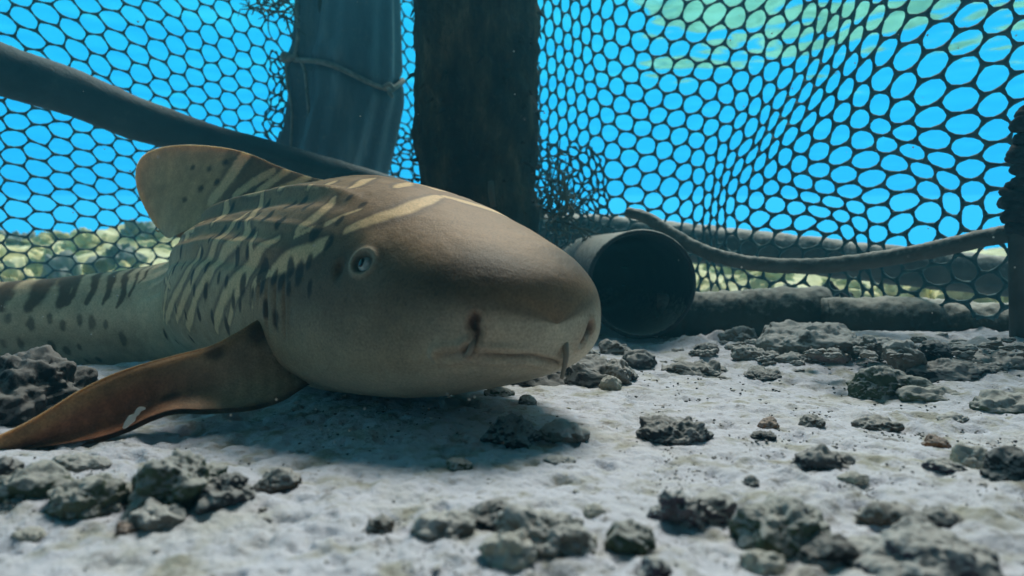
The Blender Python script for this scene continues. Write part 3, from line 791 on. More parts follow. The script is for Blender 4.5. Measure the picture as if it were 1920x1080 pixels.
CORD = NT('pale_cord'); CORD.set(Roughness=.9); CORD.color(CORD.ramp(CORD.noise(60), [(.3, (.10, .13, .12)), (.7, (.25, .27, .24))]))
ta = np.linspace(0, 2 * math.pi, 90)
ty = curve([0, 3.3, 4.4, 5.6, 6.3], [150, 125, 140, 180, 150], ta)
ri = np.interp(ty, yy, rx); ci = np.interp(ty, yy, cx)
P = np.stack([ci + np.cos(ta) * (ri + .004), TY + np.sin(ta) * (ri * .9 + .004), np.interp(ty, yy, zz)], -1)
v1 = sweep(P, .0075, 8)
kn = P[int(90 * 3.45 / 6.283)] + np.array((.012, -.022, 0))
v2 = sweep(catmull([kn + np.array(q) for q in ((.02, -.02, 0), (-.01, -.03, .008), (-.018, -.02, -.004), (0, -.035, -.006), (.03, -.035, .004))], 24), .009, 8)
v3 = sweep(catmull([kn + np.array(q) for q in ((0, -.03, 0), (-.004, -.035, -.06), (.01, -.035, -.15), (.004, -.03, -.26))], 24), .004, 6)
v4 = sweep(catmull([kn + np.array(q) for q in ((.02, -.035, 0), (.05, -.05, -.03), (.062, -.055, -.12), (.07, -.05, -.27))], 24), .005, 6)
v5 = sweep(catmull([kn + np.array(q) for q in ((.02, -.035, 0), (.035, -.045, .06), (.03, -.04, .16), (.05, -.04, .3))], 24), .006, 6)
kr = P[int(90 * 5.55 / 6.283)]
v6 = sweep(catmull([kr + np.array(q) for q in ((0, -.01, 0), (.02, -.02, .006), (.03, -.01, -.006), (.018, -.02, -.016), (.03, -.02, -.03))], 18), .006, 6)
V, F = join([v1, v2, v3, v4, v5, v6])
link('cord', mesh_from('cord', V - base, F), CORD.m, tp_)

# hose slung across the pen, rising to the left
def hose_material():
    t = NT('silted_hose'); t.set(Roughness=.7)
    n1, n2 = t.noise(14, 5, .6), t.noise(120, 4, .7)
    c = t.ramp(n1, [(.3, (.016, .052, .068)), (.6, (.028, .070, .086)), (.75, (.055, .095, .105))])
    nz = t.normal_z()
    cover = t.math('ADD', nz, t.math('MULTIPLY', t.math('SUBTRACT', n2, .5), .9))
    t.color(t.mix(t.step(cover, .80, 1.2, 0, .7), c, (.30, .33, .31)))
    t.bump(n2, .5, .004)
    return t.m
hp = [(-520, -52, 1.10), (-200, 62, 1.26), (-60, 108, 1.31), (0, 130, 1.34), (130, 172, 1.42), (250, 220, 1.50), (380, 262, 1.58), (500, 292, 1.66), (620, 324, 1.74), (700, 345, 1.80), (765, 366, 1.86)]
hr = np.interp(np.linspace(0, 1, 160), np.linspace(0, 1, len(hp)), [60 * 1.10 / 1280, 52 * 1.26 / 1280, 50 * 1.31 / 1280, 47.5 * 1.34 / 1280, 43 * 1.42 / 1280, 39 * 1.5 / 1280, 33 * 1.58 / 1280, 30 * 1.66 / 1280, 27 * 1.74 / 1280, 25 * 1.8 / 1280, 24 * 1.86 / 1280])
P = catmull([at(*q) for q in hp], 160)
V, F = sweep(P, hr, 40, bump=lambda V: .0016 * fbm(V, 20, 3, 61) + .0007 * fbm(V, 120, 2, 62))
tag(link('sagging_hose', mesh_from('sagging_hose', V, F), hose_material()), 'thick blue grey hose slung across the net above the shark', 'hose')

# open tube: mouth to the camera, running away to the back left
def tube_material(name, a, b, dust):
    t = NT(name); t.set(Roughness=.7)
    n1, n2 = t.noise(16, 5, .6), t.noise(110, 4, .7)
    c = t.ramp(n1, [(.3, a), (.7, b)])
    cover = t.math('ADD', t.normal_z(), t.math('MULTIPLY', t.math('SUBTRACT', n2, .5), 1.1))
    t.color(t.mix(t.step(cover, .25, 1.0, 0, dust), c, (.42, .43, .40)))
    t.bump(n2, .5, .004)
    return t.m
mc = at(1204, 533, 1.29); ax = np.array((-.03, 1.0, .01)); ax /= np.linalg.norm(ax)
ro, ri, Lt = .1035, .0955, .62
Aa = np.cross(ax, (0, 0, 1)); Aa /= np.linalg.norm(Aa); Bb = np.cross(Aa, ax)
nn = 72; a = np.linspace(0, 2 * math.pi, nn, endpoint=False)
Dv = np.cos(a)[:, None] * Aa + np.sin(a)[:, None] * Bb
prof = [(ro, Lt), (ro, Lt * .66), (ro, Lt * .33), (ro, .012), (ro + .001, .004), (ro - .002, 0), (ri + .001, 0), (ri, .004), (ri, .1), (ri, .25), (ri, Lt * .7), (ri, Lt)]
V = np.concatenate([mc + ax * h + Dv * r * (1 + .004 * np.sin(3 * a)[:, None]) for r, h in prof])
F = [tuple(f) for f in grid_faces(len(prof), nn, True)]
V = np.vstack([V, mc + ax * (Lt * .98)]); c_i = len(V) - 1
F += [(((len(prof) - 1) * nn + k), ((len(prof) - 1) * nn + (k + 1) % nn), c_i) for k in range(nn)]
tube = empty('open_pipe', (float(mc[0]), float(mc[1]), 0), 'wide open-ended pipe with a dark round mouth beside the snout', 'pipe')
tb = np.array(tube.location)
link('barrel', mesh_from('barrel', V - tb, F), tube_material('black_pipe', (.016, .022, .026), (.03, .038, .042), .85), tube)

# fallen crusted pipes along the foot of the net
def lying(name, label, pts, radii, group=None, dust=.85, seed=1, n=150, a=(.025, .032, .028), b=(.06, .07, .055)):
    P = catmull([at(*q) for q in pts], n)
    R = np.interp(np.linspace(0, 1, n), np.linspace(0, 1, len(radii)), radii)
    def bp(V): return .004 * fbm(V, 16, 4, seed) + .0025 * fbm(V, 70, 3, seed + 1)
    V, F = sweep(P, R, 56, bump=bp)
    return tag(link(name, mesh_from(name, V, F), tube_material(name + '_crust', a, b, dust)), label, 'pipe', group)
lying('fallen_pipe', 'silt-covered pipe lying between the open pipe and its neighbour', [(1235, 597, 1.46), (1330, 594, 1.43), (1420, 592, 1.41), (1500, 592, 1.39), (1548, 592, 1.385)],
      [.053, .053, .053, .058, .056], 'silt-covered pipes on the seabed', seed=3)
lying('fallen_pipe', 'silt-covered pipe lying beside the right-hand post', [(1536, 598, 1.34), (1560, 600, 1.335), (1700, 609, 1.30), (1850, 619, 1.26), (2050, 634, 1.2)],
      [.040, .054, .053, .053, .053], 'silt-covered pipes on the seabed', seed=5)
lying('crusted_beam', 'grey crusted beam lying behind the right-hand net', [(1000, 432, 2.2), (1200, 446, 2.1), (1480, 476, 1.95), (1760, 505, 1.8), (2000, 528, 1.68)],
      [.062, .060, .055, .052, .050], seed=7, dust=.9, a=(.05, .07, .07), b=(.10, .12, .11))

# weighted rope hanging in a curve in front of the right-hand net
rope_pts = [(1178, 398, 1.40), (1212, 408, 1.37), (1250, 432, 1.34), (1300, 462, 1.31), (1360, 484, 1.29), (1440, 497, 1.27), (1540, 498, 1.245), (1640, 487, 1.22), (1740, 470, 1.19), (1830, 450, 1.16), (1900, 436, 1.14), (1990, 420, 1.10)]
P = catmull([at(*q) for q in rope_pts], 200)
V, F = sweep(P, np.interp(np.linspace(0, 1, 200), [0, .08, .3, 1], [.0105, .012, .0135, .0155]), 26, bump=lambda V: .0012 * fbm(V, 60, 3, 71) + .0008 * fbm(V, 240, 2, 72))
tag(link('hanging_rope', mesh_from('hanging_rope', V, F), tube_material('silted_rope', (.05, .06, .058), (.10, .115, .105), .85)), 'thick grey rope sagging across the right-hand net to the post', 'rope')

# right-hand post: thin stake with a dark rope lashing wound round it
st = empty('lashed_stake', tuple(np.r_[at(1912, 660, 1.12)[:2], 0.0]), 'thin dark stake at the right edge wound with rope lashing', 'post')
sb = np.array(st.location)
V, F = sweep(np.array([at(1975, -200, 1.125), at(1938, 200, 1.122), at(1908, 440, 1.12), np.r_[at(1912, 662, 1.12)[:2], -.04]]), [.012, .012, .0125, .0125], 20, (0, 1, 0), bump=lambda V: .0012 * fbm(V, 50, 3, 4))
link('stake', mesh_from('stake', V - sb, F), tube_material('stake_metal', (.03, .036, .036), (.07, .08, .075), .3), st)
LASH = NT('dark_lashing'); LASH.set(Roughness=.95); LASH.color(LASH.ramp(LASH.noise(70, 5), [(.3, (.008, .010, .013)), (.7, (.03, .032, .034))])); LASH.bump(LASH.noise(150), .8, .004)
vs = []
u = np.linspace(0, 1, 420)
for ph0, pitch, k in ((0, 11, 0), (2.1, -8, 1)):
    y_ = 205 + 235 * u
    swell = .007 + .016 * np.exp(-((y_ - 385) / 38) ** 2) + .011 * np.exp(-((y_ - 305) / 26) ** 2) + .009 * np.exp(-((y_ - 238) / 22) ** 2)
    an_ = ph0 + u * pitch * 2 * math.pi
    c = at(1924 - 12 * smooth(225, 400, y_), y_, 1.12)
    P = c + np.stack([np.cos(an_) * swell, np.sin(an_) * swell, 0 * an_], -1)
    P = P + .006 * np.stack([noise(P, 45, 3), noise(P, 45, 4), noise(P, 45, 5)], -1)
    vs.append(sweep(P, .0075 + .002 * np.sin(u * 60), 8))
V, F = join(vs)
link('rope_lashing', mesh_from('rope_lashing', V - sb, F), LASH.m, st)

# two dark lumps showing behind the mesh at the right


# ------------------------------------------------------------------ unseen deck overhead and stone wall behind, added to shade the pen
DECK = NT('deck_timber'); DECK.set(Roughness=.9)
DECK.color(DECK.ramp(DECK.noise(12, 5, .6, DECK.mapped((.2, 2, 1))), [(.3, (.03, .028, .022)), (.7, (.09, .08, .06))]))
jd = empty('added_shade_deck', (0, -.7, 1.50), 'unseen timber jetty deck added above the camera to shade the pen', 'jetty')
def box_mesh(name, sx, sy, sz):
    bm = bmesh.new(); bmesh.ops.create_cube(bm, size=1)
    bmesh.ops.scale(bm, vec=(sx, sy, sz), verts=bm.verts)
    bmesh.ops.bevel(bm, geom=bm.edges[:], offset=.006, segments=1, affect='EDGES')
    me = bpy.data.meshes.new(name); bm.to_mesh(me); bm.free(); return me
pk = box_mesh('plank', 6.4, .17, .04)
for i in range(19):
    link('plank', pk, DECK.m, jd, (1.0, -1.62 + i * .18, 0))
bmm = box_mesh('beam', .14, 3.4, .12)
for x in (-1.9, -.7, .8, 2.3): link('beam', bmm, DECK.m, jd, (x, -.05, -.085))
QW = rock_material('shade_wall_stone', (.05, .05, .045), (.10, .10, .09), (.16, .16, .14), dust=.5, scale=.2)
gx, gzv = np.meshgrid(np.linspace(-3.6, 5, 100), np.linspace(-.4, 1.39, 40), indexing='ij')
Pq = np.stack([gx, 0 * gx - 2.0 - .5 * gzv, gzv], -1)
Pq[..., 1] += .35 * (.6 - worley(Pq, 2.2, 5)) + .06 * fbm(Pq, 6, 3, 6)
Vq = Pq.reshape(-1, 3); Vb_ = Vq + np.array((0, -1.2, 0))
Fq = grid_faces(100, 40)
o = link('added_shade_wall', mesh_from('added_shade_wall', np.vstack([Vq, Vb_]), np.vstack([Fq, Fq[:, ::-1] + len(Vq)])), QW)
tag(o, 'unseen rough stone wall added behind the camera to block light', 'wall')

# ------------------------------------------------------------------ nets: real twine, knotless hexagonal cells on a draped surface
def lattice(points):
    """smooth surface through scattered (c, k) -> (px, py, Y): inverse-distance blend on top of a cubic fit"""
    A = np.array([(c, k, x, y) for c, k, x, y in points], float)
    return A
def rbf_fit(C, Z, smooth_=1e-3):
    """thin-plate spline through lattice coordinates"""
    def U(r2): return np.where(r2 > 1e-9, r2 * np.log(r2 + 1e-12), 0)
    n = len(C)
    r2 = ((C[:, None] - C[None]) ** 2).sum(-1)
    K = U(r2) + smooth_ * np.eye(n)
    Pm = np.c_[np.ones(n), C]
    M = np.block([[K, Pm], [Pm.T, np.zeros((3, 3))]])
    w = np.linalg.solve(M, np.vstack([Z, np.zeros((3, Z.shape[1]))]))
    def f(Q):
        r2 = ((Q[:, None] - C[None]) ** 2).sum(-1)
        return U(r2) @ w[:n] + np.c_[np.ones(len(Q)), Q] @ w[n:]
    return f
NET_MAT = NT('net_twine'); NET_MAT.set(Roughness=.8)
NET_MAT.color(NET_MAT.ramp(NET_MAT.noise(45, 4), [(.3, (.025, .085, .105)), (.55, (.045, .12, .14)), (.75, (.11, .18, .18))]))
def net_mesh(surface, cells, r, knot=1.55, jitter=.03, seed=0):
    """surface: (c, k) -> world points; cells: list of (c, k); every strand is a bowed tube that thickens into its knots"""
    rg = np.random.default_rng(seed)
    vid, vq, edges = {}, [], set()
    def vert(c, k, which):
        key = (c, k, which)
        if key not in vid:
            vid[key] = len(vq)
            o = (1 / 3, 1 / 3) if which == 0 else (2 / 3, 2 / 3)
            vq.append((c + o[0] + rg.normal(0, jitter), k + o[1] + rg.normal(0, jitter)))
        return vid[key]
    for c, k in cells:
        # the six corners of the cell centred on (c, k)
        ring = [vert(c, k, 0), vert(c - 1, k, 1), vert(c - 1, k, 0), vert(c - 1, k - 1, 1), vert(c, k - 1, 0), vert(c, k - 1, 1)]
        for a, b in zip(ring, ring[1:] + ring[:1]): edges.add((min(a, b), max(a, b)))
    vq = np.array(vq); E = np.array(sorted(edges))
    a, b = vq[E[:, 0]], vq[E[:, 1]]
    ts = np.array([0, .16, .5, .84, 1.0])
    Q = a[:, None] + (b - a)[:, None] * ts[None, :, None]
    P = surface(Q.reshape(-1, 2)).reshape(len(E), len(ts), 3)
    P = P + .0012 * np.stack([noise(P, 30, 1 + seed), noise(P, 30, 2 + seed), noise(P, 30, 3 + seed)], -1)
    rad = r * np.array([knot * 1.3, knot * 1.02, .82, knot * 1.02, knot * 1.3])
    T = P[:, -1] - P[:, 0]; T /= np.linalg.norm(T, axis=1)[:, None] + 1e-9
    A1 = np.cross(T, (0.13, 1, .07)); A1 /= np.linalg.norm(A1, axis=1)[:, None] + 1e-9
    B1 = np.cross(T, A1)
    S = 6; an = np.linspace(0, 2 * math.pi, S, endpoint=False)
    D = np.cos(an)[None, :, None] * A1[:, None] + np.sin(an)[None, :, None] * B1[:, None] * .8
    V = P[:, :, None] + D[:, None] * rad[None, :, None, None]
    nT = len(ts)
    f = grid_faces(nT, S, True)
    F = (f[None] + (np.arange(len(E)) * nT * S)[:, None, None]).reshape(-1, 4)
    return V.reshape(-1, 3), F

# right-hand net: the photograph's cells by lattice row and column -> place; depth from the size the cells show
RN = [ # c, k, px, py
 (0, 0, 1713, 54), (0, 1, 1700, 109), (0, 2, 1691, 161), (0, 3, 1688, 213), (0, 4, 1693, 250), (0, 5, 1710, 285), (0, 6, 1730, 317), (0, 7, 1745, 353), (0, 8, 1747, 397), (0, 9, 1727, 440), (0, 10, 1715, 485), (0, 11, 1703, 528), (0, 12, 1700, 566),
 (3, 0, 1869, 90), (3, 1, 1862, 146), (3, 2, 1858, 200), (3, 3, 1867, 245), (3, 4, 1877, 287), (3, 5, 1882, 332), (3, 6, 1873, 377), (3, 7, 1862, 430), (3, 8, 1855, 485), (3, 9, 1850, 535), (3, 10, 1850, 575),
 (-1, 2, 1651, 148), (-2, 2, 1620, 132), (-3, 2, 1594, 120), (-4, 2, 1573, 107), (-5, 2, 1554, 96), (-6, 2, 1535, 85), (-7, 2, 1512, 74), (-8, 2, 1485, 62), (-9, 2, 1454, 51), (-10, 2, 1418, 41), (-11, 2, 1379, 33), (-12, 2, 1337, 28),
 (-7, 1, 1520, 26), (-7, 3, 1504, 118), (-7, 4, 1495, 160),
 (-1, 7, 1690, 340), (-2, 7, 1633, 333), (-3, 7, 1578, 330), (-4, 7, 1534, 321), (-5, 7, 1496, 308), (-6, 7, 1469, 293), (-7, 7, 1451, 280), (-8, 7, 1438, 266), (-9, 7, 1425, 253), (-10, 7, 1410, 240), (-11, 7, 1389, 227), (-12, 7, 1363, 214), (-13, 7, 1333, 203),
 (-5, 9, 1518, 374), (-4, 9, 1566, 376), (-8, 9, 1415, 341),
 (-8, 11, 1423, 411), (-9, 11, 1390, 400), (-10, 11, 1367, 385), (-11, 11, 1355, 369), (-12, 11, 1345, 356), (-13, 11, 1332, 343), (-14, 11, 1312, 329), (-7, 11, 1464, 415), (-6, 11, 1508, 416), (-5, 11, 1555, 418), (-4, 11, 1591, 434),
 (-5, 14, 1575, 525), (-8, 14, 1450, 512), (-11, 14, 1352, 475), (-2, 12, 1640, 515), (-14, 15, 1315, 465),
 (-12, 3, 1345, 67), (-13, 3, 1307, 61), (-14, 3, 1266, 57), (-15, 3, 1228, 50), (-16, 3, 1193, 41), (-17, 3, 1164, 29), (-18, 3, 1139, 17), (-19, 3, 1118, 7),
 (-12, 5, 1357, 140), (-13, 5, 1320, 132), (-14, 5, 1281, 128), (-15, 5, 1243, 122), (-16, 5, 1207, 116), (-17, 5, 1175, 106), (-18, 5, 1145, 94), (-19, 5, 1119, 81), (-20, 5, 1098, 68), (-21, 5, 1080, 55), (-22, 5, 1063, 43), (-23, 5, 1045, 30), (-24, 5, 1028, 17),
 (-15, 9, 1275, 256), (-16, 9, 1238, 250), (-17, 9, 1207, 240), (-18, 9, 1170, 230), (-19, 9, 1137, 217), (-20, 9, 1112, 203), (-21, 9, 1090, 192), (-22, 9, 1071, 182), (-24, 9, 1036, 157),
 (-15, 13, 1288, 392), (-16, 13, 1260, 386), (-17, 13, 1225, 376), (-18, 13, 1188, 366), (-20, 13, 1122, 338), (-22, 13, 1076, 316), (-24, 13, 1038, 290),
 (-16, 16, 1275, 485), (-18, 17, 1205, 500), (-20, 17, 1130, 470), (-22, 17, 1080, 448), (-24, 17, 1038, 422), (-27, 9, 985, 125), (-27, 13, 985, 255), (-27, 17, 985, 385), (5, 2, 1975, 222), (5, 6, 1990, 400), (5, 9, 1960, 560)]
RN = np.array(RN, float)
def depth_right(c, k):
    y = curve([-27, -24, -20, -17, -14, -12, -10, -8, -6, -4, -2, 0, 3, 6], [2.08, 2.0, 1.93, 1.87, 1.80, 1.74, 1.655, 1.54, 1.44, 1.37, 1.31, 1.25, 1.19, 1.14], c)
    billow = np.exp(-((c + 2.5) / 4.0) ** 2)
    y = y + billow * (.13 * smooth(4.0, 8.0, k + c * .15) - .03 * smooth(8.5, 12, k))
    y = y + .05 * np.exp(-((c + 7.5 + .45 * (k - 4)) / 1.6) ** 2)
    return y
fr = rbf_fit(RN[:, :2], RN[:, 2:], 2.0)
def surf_right(Q):
    p = fr(Q)
    return at(p[:, 0], p[:, 1], depth_right(Q[:, 0], Q[:, 1]))
cells = []
for c in range(-27, 6):
    for k in range(-14, 24):
        p = fr(np.array([[c, k]], float))[0]
        if p[1] > -60 and p[1] < 575 and p[0] < 1975: cells.append((c, k))
rnet = empty('net_panel', tuple(np.r_[at(1500, 560, 1.5)[:2], 0.0]), 'dark hexagonal-mesh net draped with a fold right of the posts', 'net', 'net panels closing the pen')
V, F = net_mesh(surf_right, cells, .0030, seed=1)
link('mesh_twine', mesh_from('mesh_twine', V - np.array(rnet.location), F), NET_MAT.m, rnet)

# left-hand net; rows j = k + c
LN = [ # c, j, px, py
 (0, 0, 45, 33), (0, 1, 58, 74), (0, 3, 80, 153), (3, 0, 167, 10), (3, 1, 173, 46), (3, 2, 181, 85), (3, 3, 187, 123), (1, 0, 87, 24), (2, 0, 127, 16), (4, 1, 212, 37), (5, 1, 250, 29),
 (6, 1, 288, 22), (6, 2, 294, 58), (6, 3, 297, 94), (6, 4, 299, 129), (6, 5, 301, 164), (7, 1, 322, 14), (7, 3, 329, 85), (7, 5, 334, 156), (8, 2, 359, 39), (8, 4, 365, 111), (8, 6, 368, 178),
 (9, 2, 390, 29), (9, 4, 395, 101), (9, 6, 399, 169), (9, 7, 401, 200), (10, 2, 419, 17), (10, 4, 424, 90), (10, 6, 430, 158), (10, 8, 431, 222), (11, 3, 450, 43), (11, 5, 456, 114), (11, 8, 459, 211),
 (12, 3, 480, 31), (12, 5, 484, 103), (12, 7, 488, 169), (12, 9, 490, 233), (13, 3, 508, 25), (13, 5, 512, 94), (13, 7, 518, 162), (13, 9, 518, 222), (14, 4, 535, 49), (14, 5, 538, 83),
 (-1, 6, 26, 259), (-1, 7, 26, 293), (-1, 8, 29, 326), (-1, 9, 31, 359), (-1, 10, 33, 393), (-1, 11, 33, 426), (-1, 12, 35, 459), (-1, 13, 30, 490), (-1, 14, 24, 518),
 (0, 7, 69, 284), (0, 8, 72, 317), (0, 9, 76, 349), (0, 10, 79, 380), (0, 11, 81, 414), (0, 12, 81, 446), (0, 13, 74, 477), (0, 14, 68, 505), (1, 7, 115, 275), (1, 9, 117, 339), (1, 11, 122, 401), (1, 13, 121, 465), (1, 14, 117, 494),
 (3, 7, 194, 257), (3, 8, 196, 287), (3, 9, 197, 319), (3, 10, 199, 350), (3, 11, 201, 379), (3, 12, 203, 409), (3, 13, 204, 439), (3, 14, 201, 469), (3, 15, 199, 497), (4, 8, 233, 277), (4, 9, 233, 308), (4, 10, 235, 339),
 (6, 9, 306, 290), (6, 12, 308, 383), (6, 15, 306, 470), (9, 10, 402, 292), (9, 14, 402, 405), (13, 12, 520, 312), (13, 16, 522, 420), (16, 5, 594, 66), (16, 10, 602, 218), (16, 15, 604, 360), (19, 5, 672, 44), (19, 10, 680, 188), (19, 15, 684, 328), (22, 5, 742, 24), (22, 10, 754, 164), (22, 15, 760, 302), (25, 5, 810, 4), (25, 10, 822, 142), (25, 15, 830, 278), (-4, 1, -110, 112), (-4, 7, -112, 322), (-4, 13, -110, 512)]
LN = np.array(LN, float)
fl = rbf_fit(LN[:, :2], LN[:, 2:], 2.0)
def surf_left(Q):
    c, j = Q[:, 0], Q[:, 0] + Q[:, 1]
    p = fl(np.stack([c, j], -1))
    Y = curve([-20, -6, -3, -1, 3, 6, 9, 13, 16, 22, 26], [1.05, 1.44, 1.52, 1.60, 1.74, 1.84, 1.93, 2.08, 2.17, 2.33, 2.43], c)
    Y = Y + .022 * np.clip(j - 6, 0, 12)
    return at(p[:, 0], p[:, 1], Y)
cells = []
for c in range(-18, 26):
    for j in range(-6, 20):
        p = fl(np.array([[c, j]], float))[0]
        if p[1] > -70 and p[1] < 560 and p[0] > -760: cells.append((c, j - c))
lnet = empty('net_panel', tuple(np.r_[at(300, 560, 1.9)[:2], 0.0]), 'dark hexagonal-mesh net hanging flat left of the posts', 'net', 'net panels closing the pen')
V, F = net_mesh(surf_left, cells, .0024, seed=2)
link('mesh_twine', mesh_from('mesh_twine', V - np.array(lnet.location), F), NET_MAT.m, lnet)

# loose, doubled netting gathered where the panels meet the posts
def loose_net(label, pts, nc, nk, r, seed, depth, group):
    A = np.array(pts, float)                                  # (u, v, px, py)
    f = rbf_fit(A[:, :2], A[:, 2:], .02)
    def sf(Q):
        u, v = Q[:, 0] / nc, (Q[:, 1] + Q[:, 0] * .5) / nk
        p = f(np.stack([u, v], -1))
        P = at(p[:, 0], p[:, 1], depth)
        P = P + np.stack([.018 * noise(P, 11, seed), .03 * noise(P, 9, seed + 1), .016 * noise(P, 12, seed + 2)], -1)
        return P
    cl = [(c, k) for c in range(1, nc) for k in range(-nc, nk) if 0 < k + c * .5 < nk]
    V, F = net_mesh(sf, cl, r, seed=seed, jitter=.09)
    return tag(link('loose_netting', mesh_from('loose_netting', V, F), NET_MAT.m), label, 'net', group)
LG = 'flaps of loose netting by the posts'
loose_net('crumpled loose netting bunched low against the right of the dark post', [(0, 0, 1000, 268), (1, 0, 1128, 285), (0, 1, 1000, 470), (1, 1, 1155, 440), (.5, .5, 1070, 370)], 9, 8, .0026, 11, 1.84, LG)
loose_net('crumpled loose netting between the wrapped post and the dark post', [(0, 0, 712, 225), (1, 0, 790, 240), (0, 1, 690, 352), (1, 1, 800, 345), (.5, .5, 748, 290)], 6, 6, .0028, 13, 2.18, LG)
loose_net('narrow doubled strip of netting along the left of the wrapped post', [(0, 0, 508, 90), (1, 0, 572, 95), (0, 1, 488, 290), (1, 1, 556, 290), (.5, .5, 530, 190)], 4, 9, .0024, 15, 2.02, LG)
# twiggy weed caught high in the net, and a weed clump at the foot of the dark post
def weed(name, label, centre, n, length, spread, r, mat, seed, droop=0.0):
    rg = np.random.default_rng(seed); vs = []
    for k in range(n):
        d = rg.normal(0, 1, 3) * np.array(spread); d[2] = abs(d[2]) if droop == 0 else d[2]
        d /= np.linalg.norm(d) + 1e-6
        s = np.array(centre) + rg.normal(0, 1, 3) * np.array(spread) * length * .22
        P = [s]
        for q in range(5):
            d = d + rg.normal(0, .35, 3) + np.array((0, 0, -droop * .2)); d /= np.linalg.norm(d)
            P.append(P[-1] + d * length * rg.uniform(.12, .26))
        vs.append(sweep(catmull(P, 12), np.linspace(r, r * .35, 12) * rg.uniform(.7, 1.3), 5))
        for q in range(2):
            b = P[rg.integers(1, 5)]; e = rg.normal(0, 1, 3); e /= np.linalg.norm(e)
            vs.append(sweep(np.array([b, b + e * length * .12, b + e * length * .2 + np.array((0, 0, .01))]), [r * .7, r * .5, r * .25], 4))
    V, F = join(vs)
    return tag(link(name, mesh_from(name, V, F), mat), label, 'seaweed')
WEED = NT('dark_weed'); WEED.set(Roughness=.9); WEED.color(WEED.ramp(WEED.noise(30), [(.3, (.05, .075, .07)), (.7, (.15, .17, .12))]))
weed('weed_sprig', 'dark twiggy weed caught at the top of the left net', at(520, 10, 2.0), 26, .13, (1.0, .5, .7), .0032, WEED.m, 3, .6)
weed('weed_clump', 'bushy grey weed clump at the foot of the dark post', at(1035, 400, 1.72), 46, .15, (.75, .5, .7), .0030, WEED.m, 5)
weed('weed_sprig', 'wispy weed strands hanging beside the wrapped post', at(552, 120, 2.02), 12, .10, (.5, .4, 1.0), .0022, WEED.m, 6, .8)

# ------------------------------------------------------------------ coral rocks, each its own thing
RM = {
 'grey':   rock_material('grey_coral_rock', (.095, .085, .072), (.16, .15, .13), (.24, .225, .195)),
 'green':  rock_material('mossy_rock', (.030, .045, .028), (.065, .085, .050), (.12, .135, .09), dust=.6),
 'dark':   rock_material('dark_rock', (.016, .017, .022), (.035, .034, .038), (.085, .080, .078), dust=.5),
 'black':  rock_material('black_rock', (.009, .010, .012), (.016, .016, .018), (.045, .043, .042), dust=.35),
 'purple': rock_material('purple_rock', (.030, .020, .034), (.070, .055, .072), (.15, .135, .14), dust=.75),
 'brown':  rock_material('brown_rock', (.050, .036, .026), (.10, .078, .058), (.165, .14, .11), dust=.6),
 'orange': rock_material('rust_rock', (.09, .038, .018), (.19, .085, .040), (.27, .16, .09), dust=.4),
 'pink':   rock_material('pink_rock', (.20, .15, .15), (.33, .24, .24), (.40, .32, .31), dust=.55),
 'pale':   rock_material('pale_coral', (.24, .235, .18), (.36, .35, .28), (.46, .45, .39), dust=.6),
}
def rock_mesh(sx, sy, sz, seed, sub=5, rough=.30, flat=0.0):
    bm = bmesh.new(); bmesh.ops.create_icosphere(bm, subdivisions=sub, radius=1)
    V = np.array([v.co[:] for v in bm.verts]); F = [[v.index for v in f.verts] for f in bm.faces]; bm.free()
    s = seed * 7 + 3
    o = np.array([seed * 3.7, seed * 1.3, seed * 2.1])
    S = np.array((sx, sy, sz)); m = (sx * sy * sz) ** (1 / 3); sm = min(sx, sy, sz)
    B = V * S; N = V / S; N /= np.linalg.norm(N, axis=1)[:, None]
    e = B / m + o                                                       # noise in the rock's real proportions
    B = B + V * S * (rough * .75 * fbm(V * .9 + o, 1.1, 2, s))[:, None]
    r = .58 * fbm(e, 1.5, 3, s + 1) + .22 * fbm(e, 3.6, 4, s + 5)
    r = r - .70 * np.clip(.46 - worley(e, 2.1, s + 2), 0, 1) + .22 * np.clip(worley(e, 3.4, s + 6) - .35, 0, 1)
    r = r - .22 * np.clip(.44 - worley(e, 5.5, s + 3), 0, 1) + .10 * fbm(e, 11, 3, s + 4)
    B = B + N * (rough * 1.45 * (.45 * m + .55 * sm) * r)[:, None]
    if flat: B[:, 2] = np.where(B[:, 2] > 0, sz * np.tanh(B[:, 2] / sz * (1 + flat)) / np.tanh(1 + flat), B[:, 2])
    return B, F
def rock(px, py, w, h, kind, label, seed=None, group=None, name='coral_rock', sub=5, rough=.30, deep=None, turn=0.0, sink=.44, flat=0.0, tilt=0.0):
    """w x h pixels of the photograph, its front foot at (px, py)"""
    p = spot(px, py); Y = p[1]; k = Y / FPX
    sx, sz = w * k / 2, h * k / (2 - 2 * sink) * 1.0
    sz = .70 * h * k / (2 * (1 - sink))
    sy = deep if deep else (sx * .55 + sz * .45)
    seed = seed if seed is not None else int(px * 13 + py * 7) % 997
    V, F = rock_mesh(sx, sy, sz, seed, sub, rough, flat)
    o = link(name, mesh_from(name, V, F), RM[kind])
    o.location = (p[0] * (1 + sy / Y), p[1] + sy * .8, p[2] + sz * (1 - 2 * sink))
    o.rotation_euler = (0, tilt, turn)
    return tag(o, label, 'rock', group)
GR = 'coral rocks lying on the sand'
def R(px, py, w, h, *a, **k): return rock(px, py, w * .93, h * (.9 if py > 860 else 1), *a, group=GR, **k)
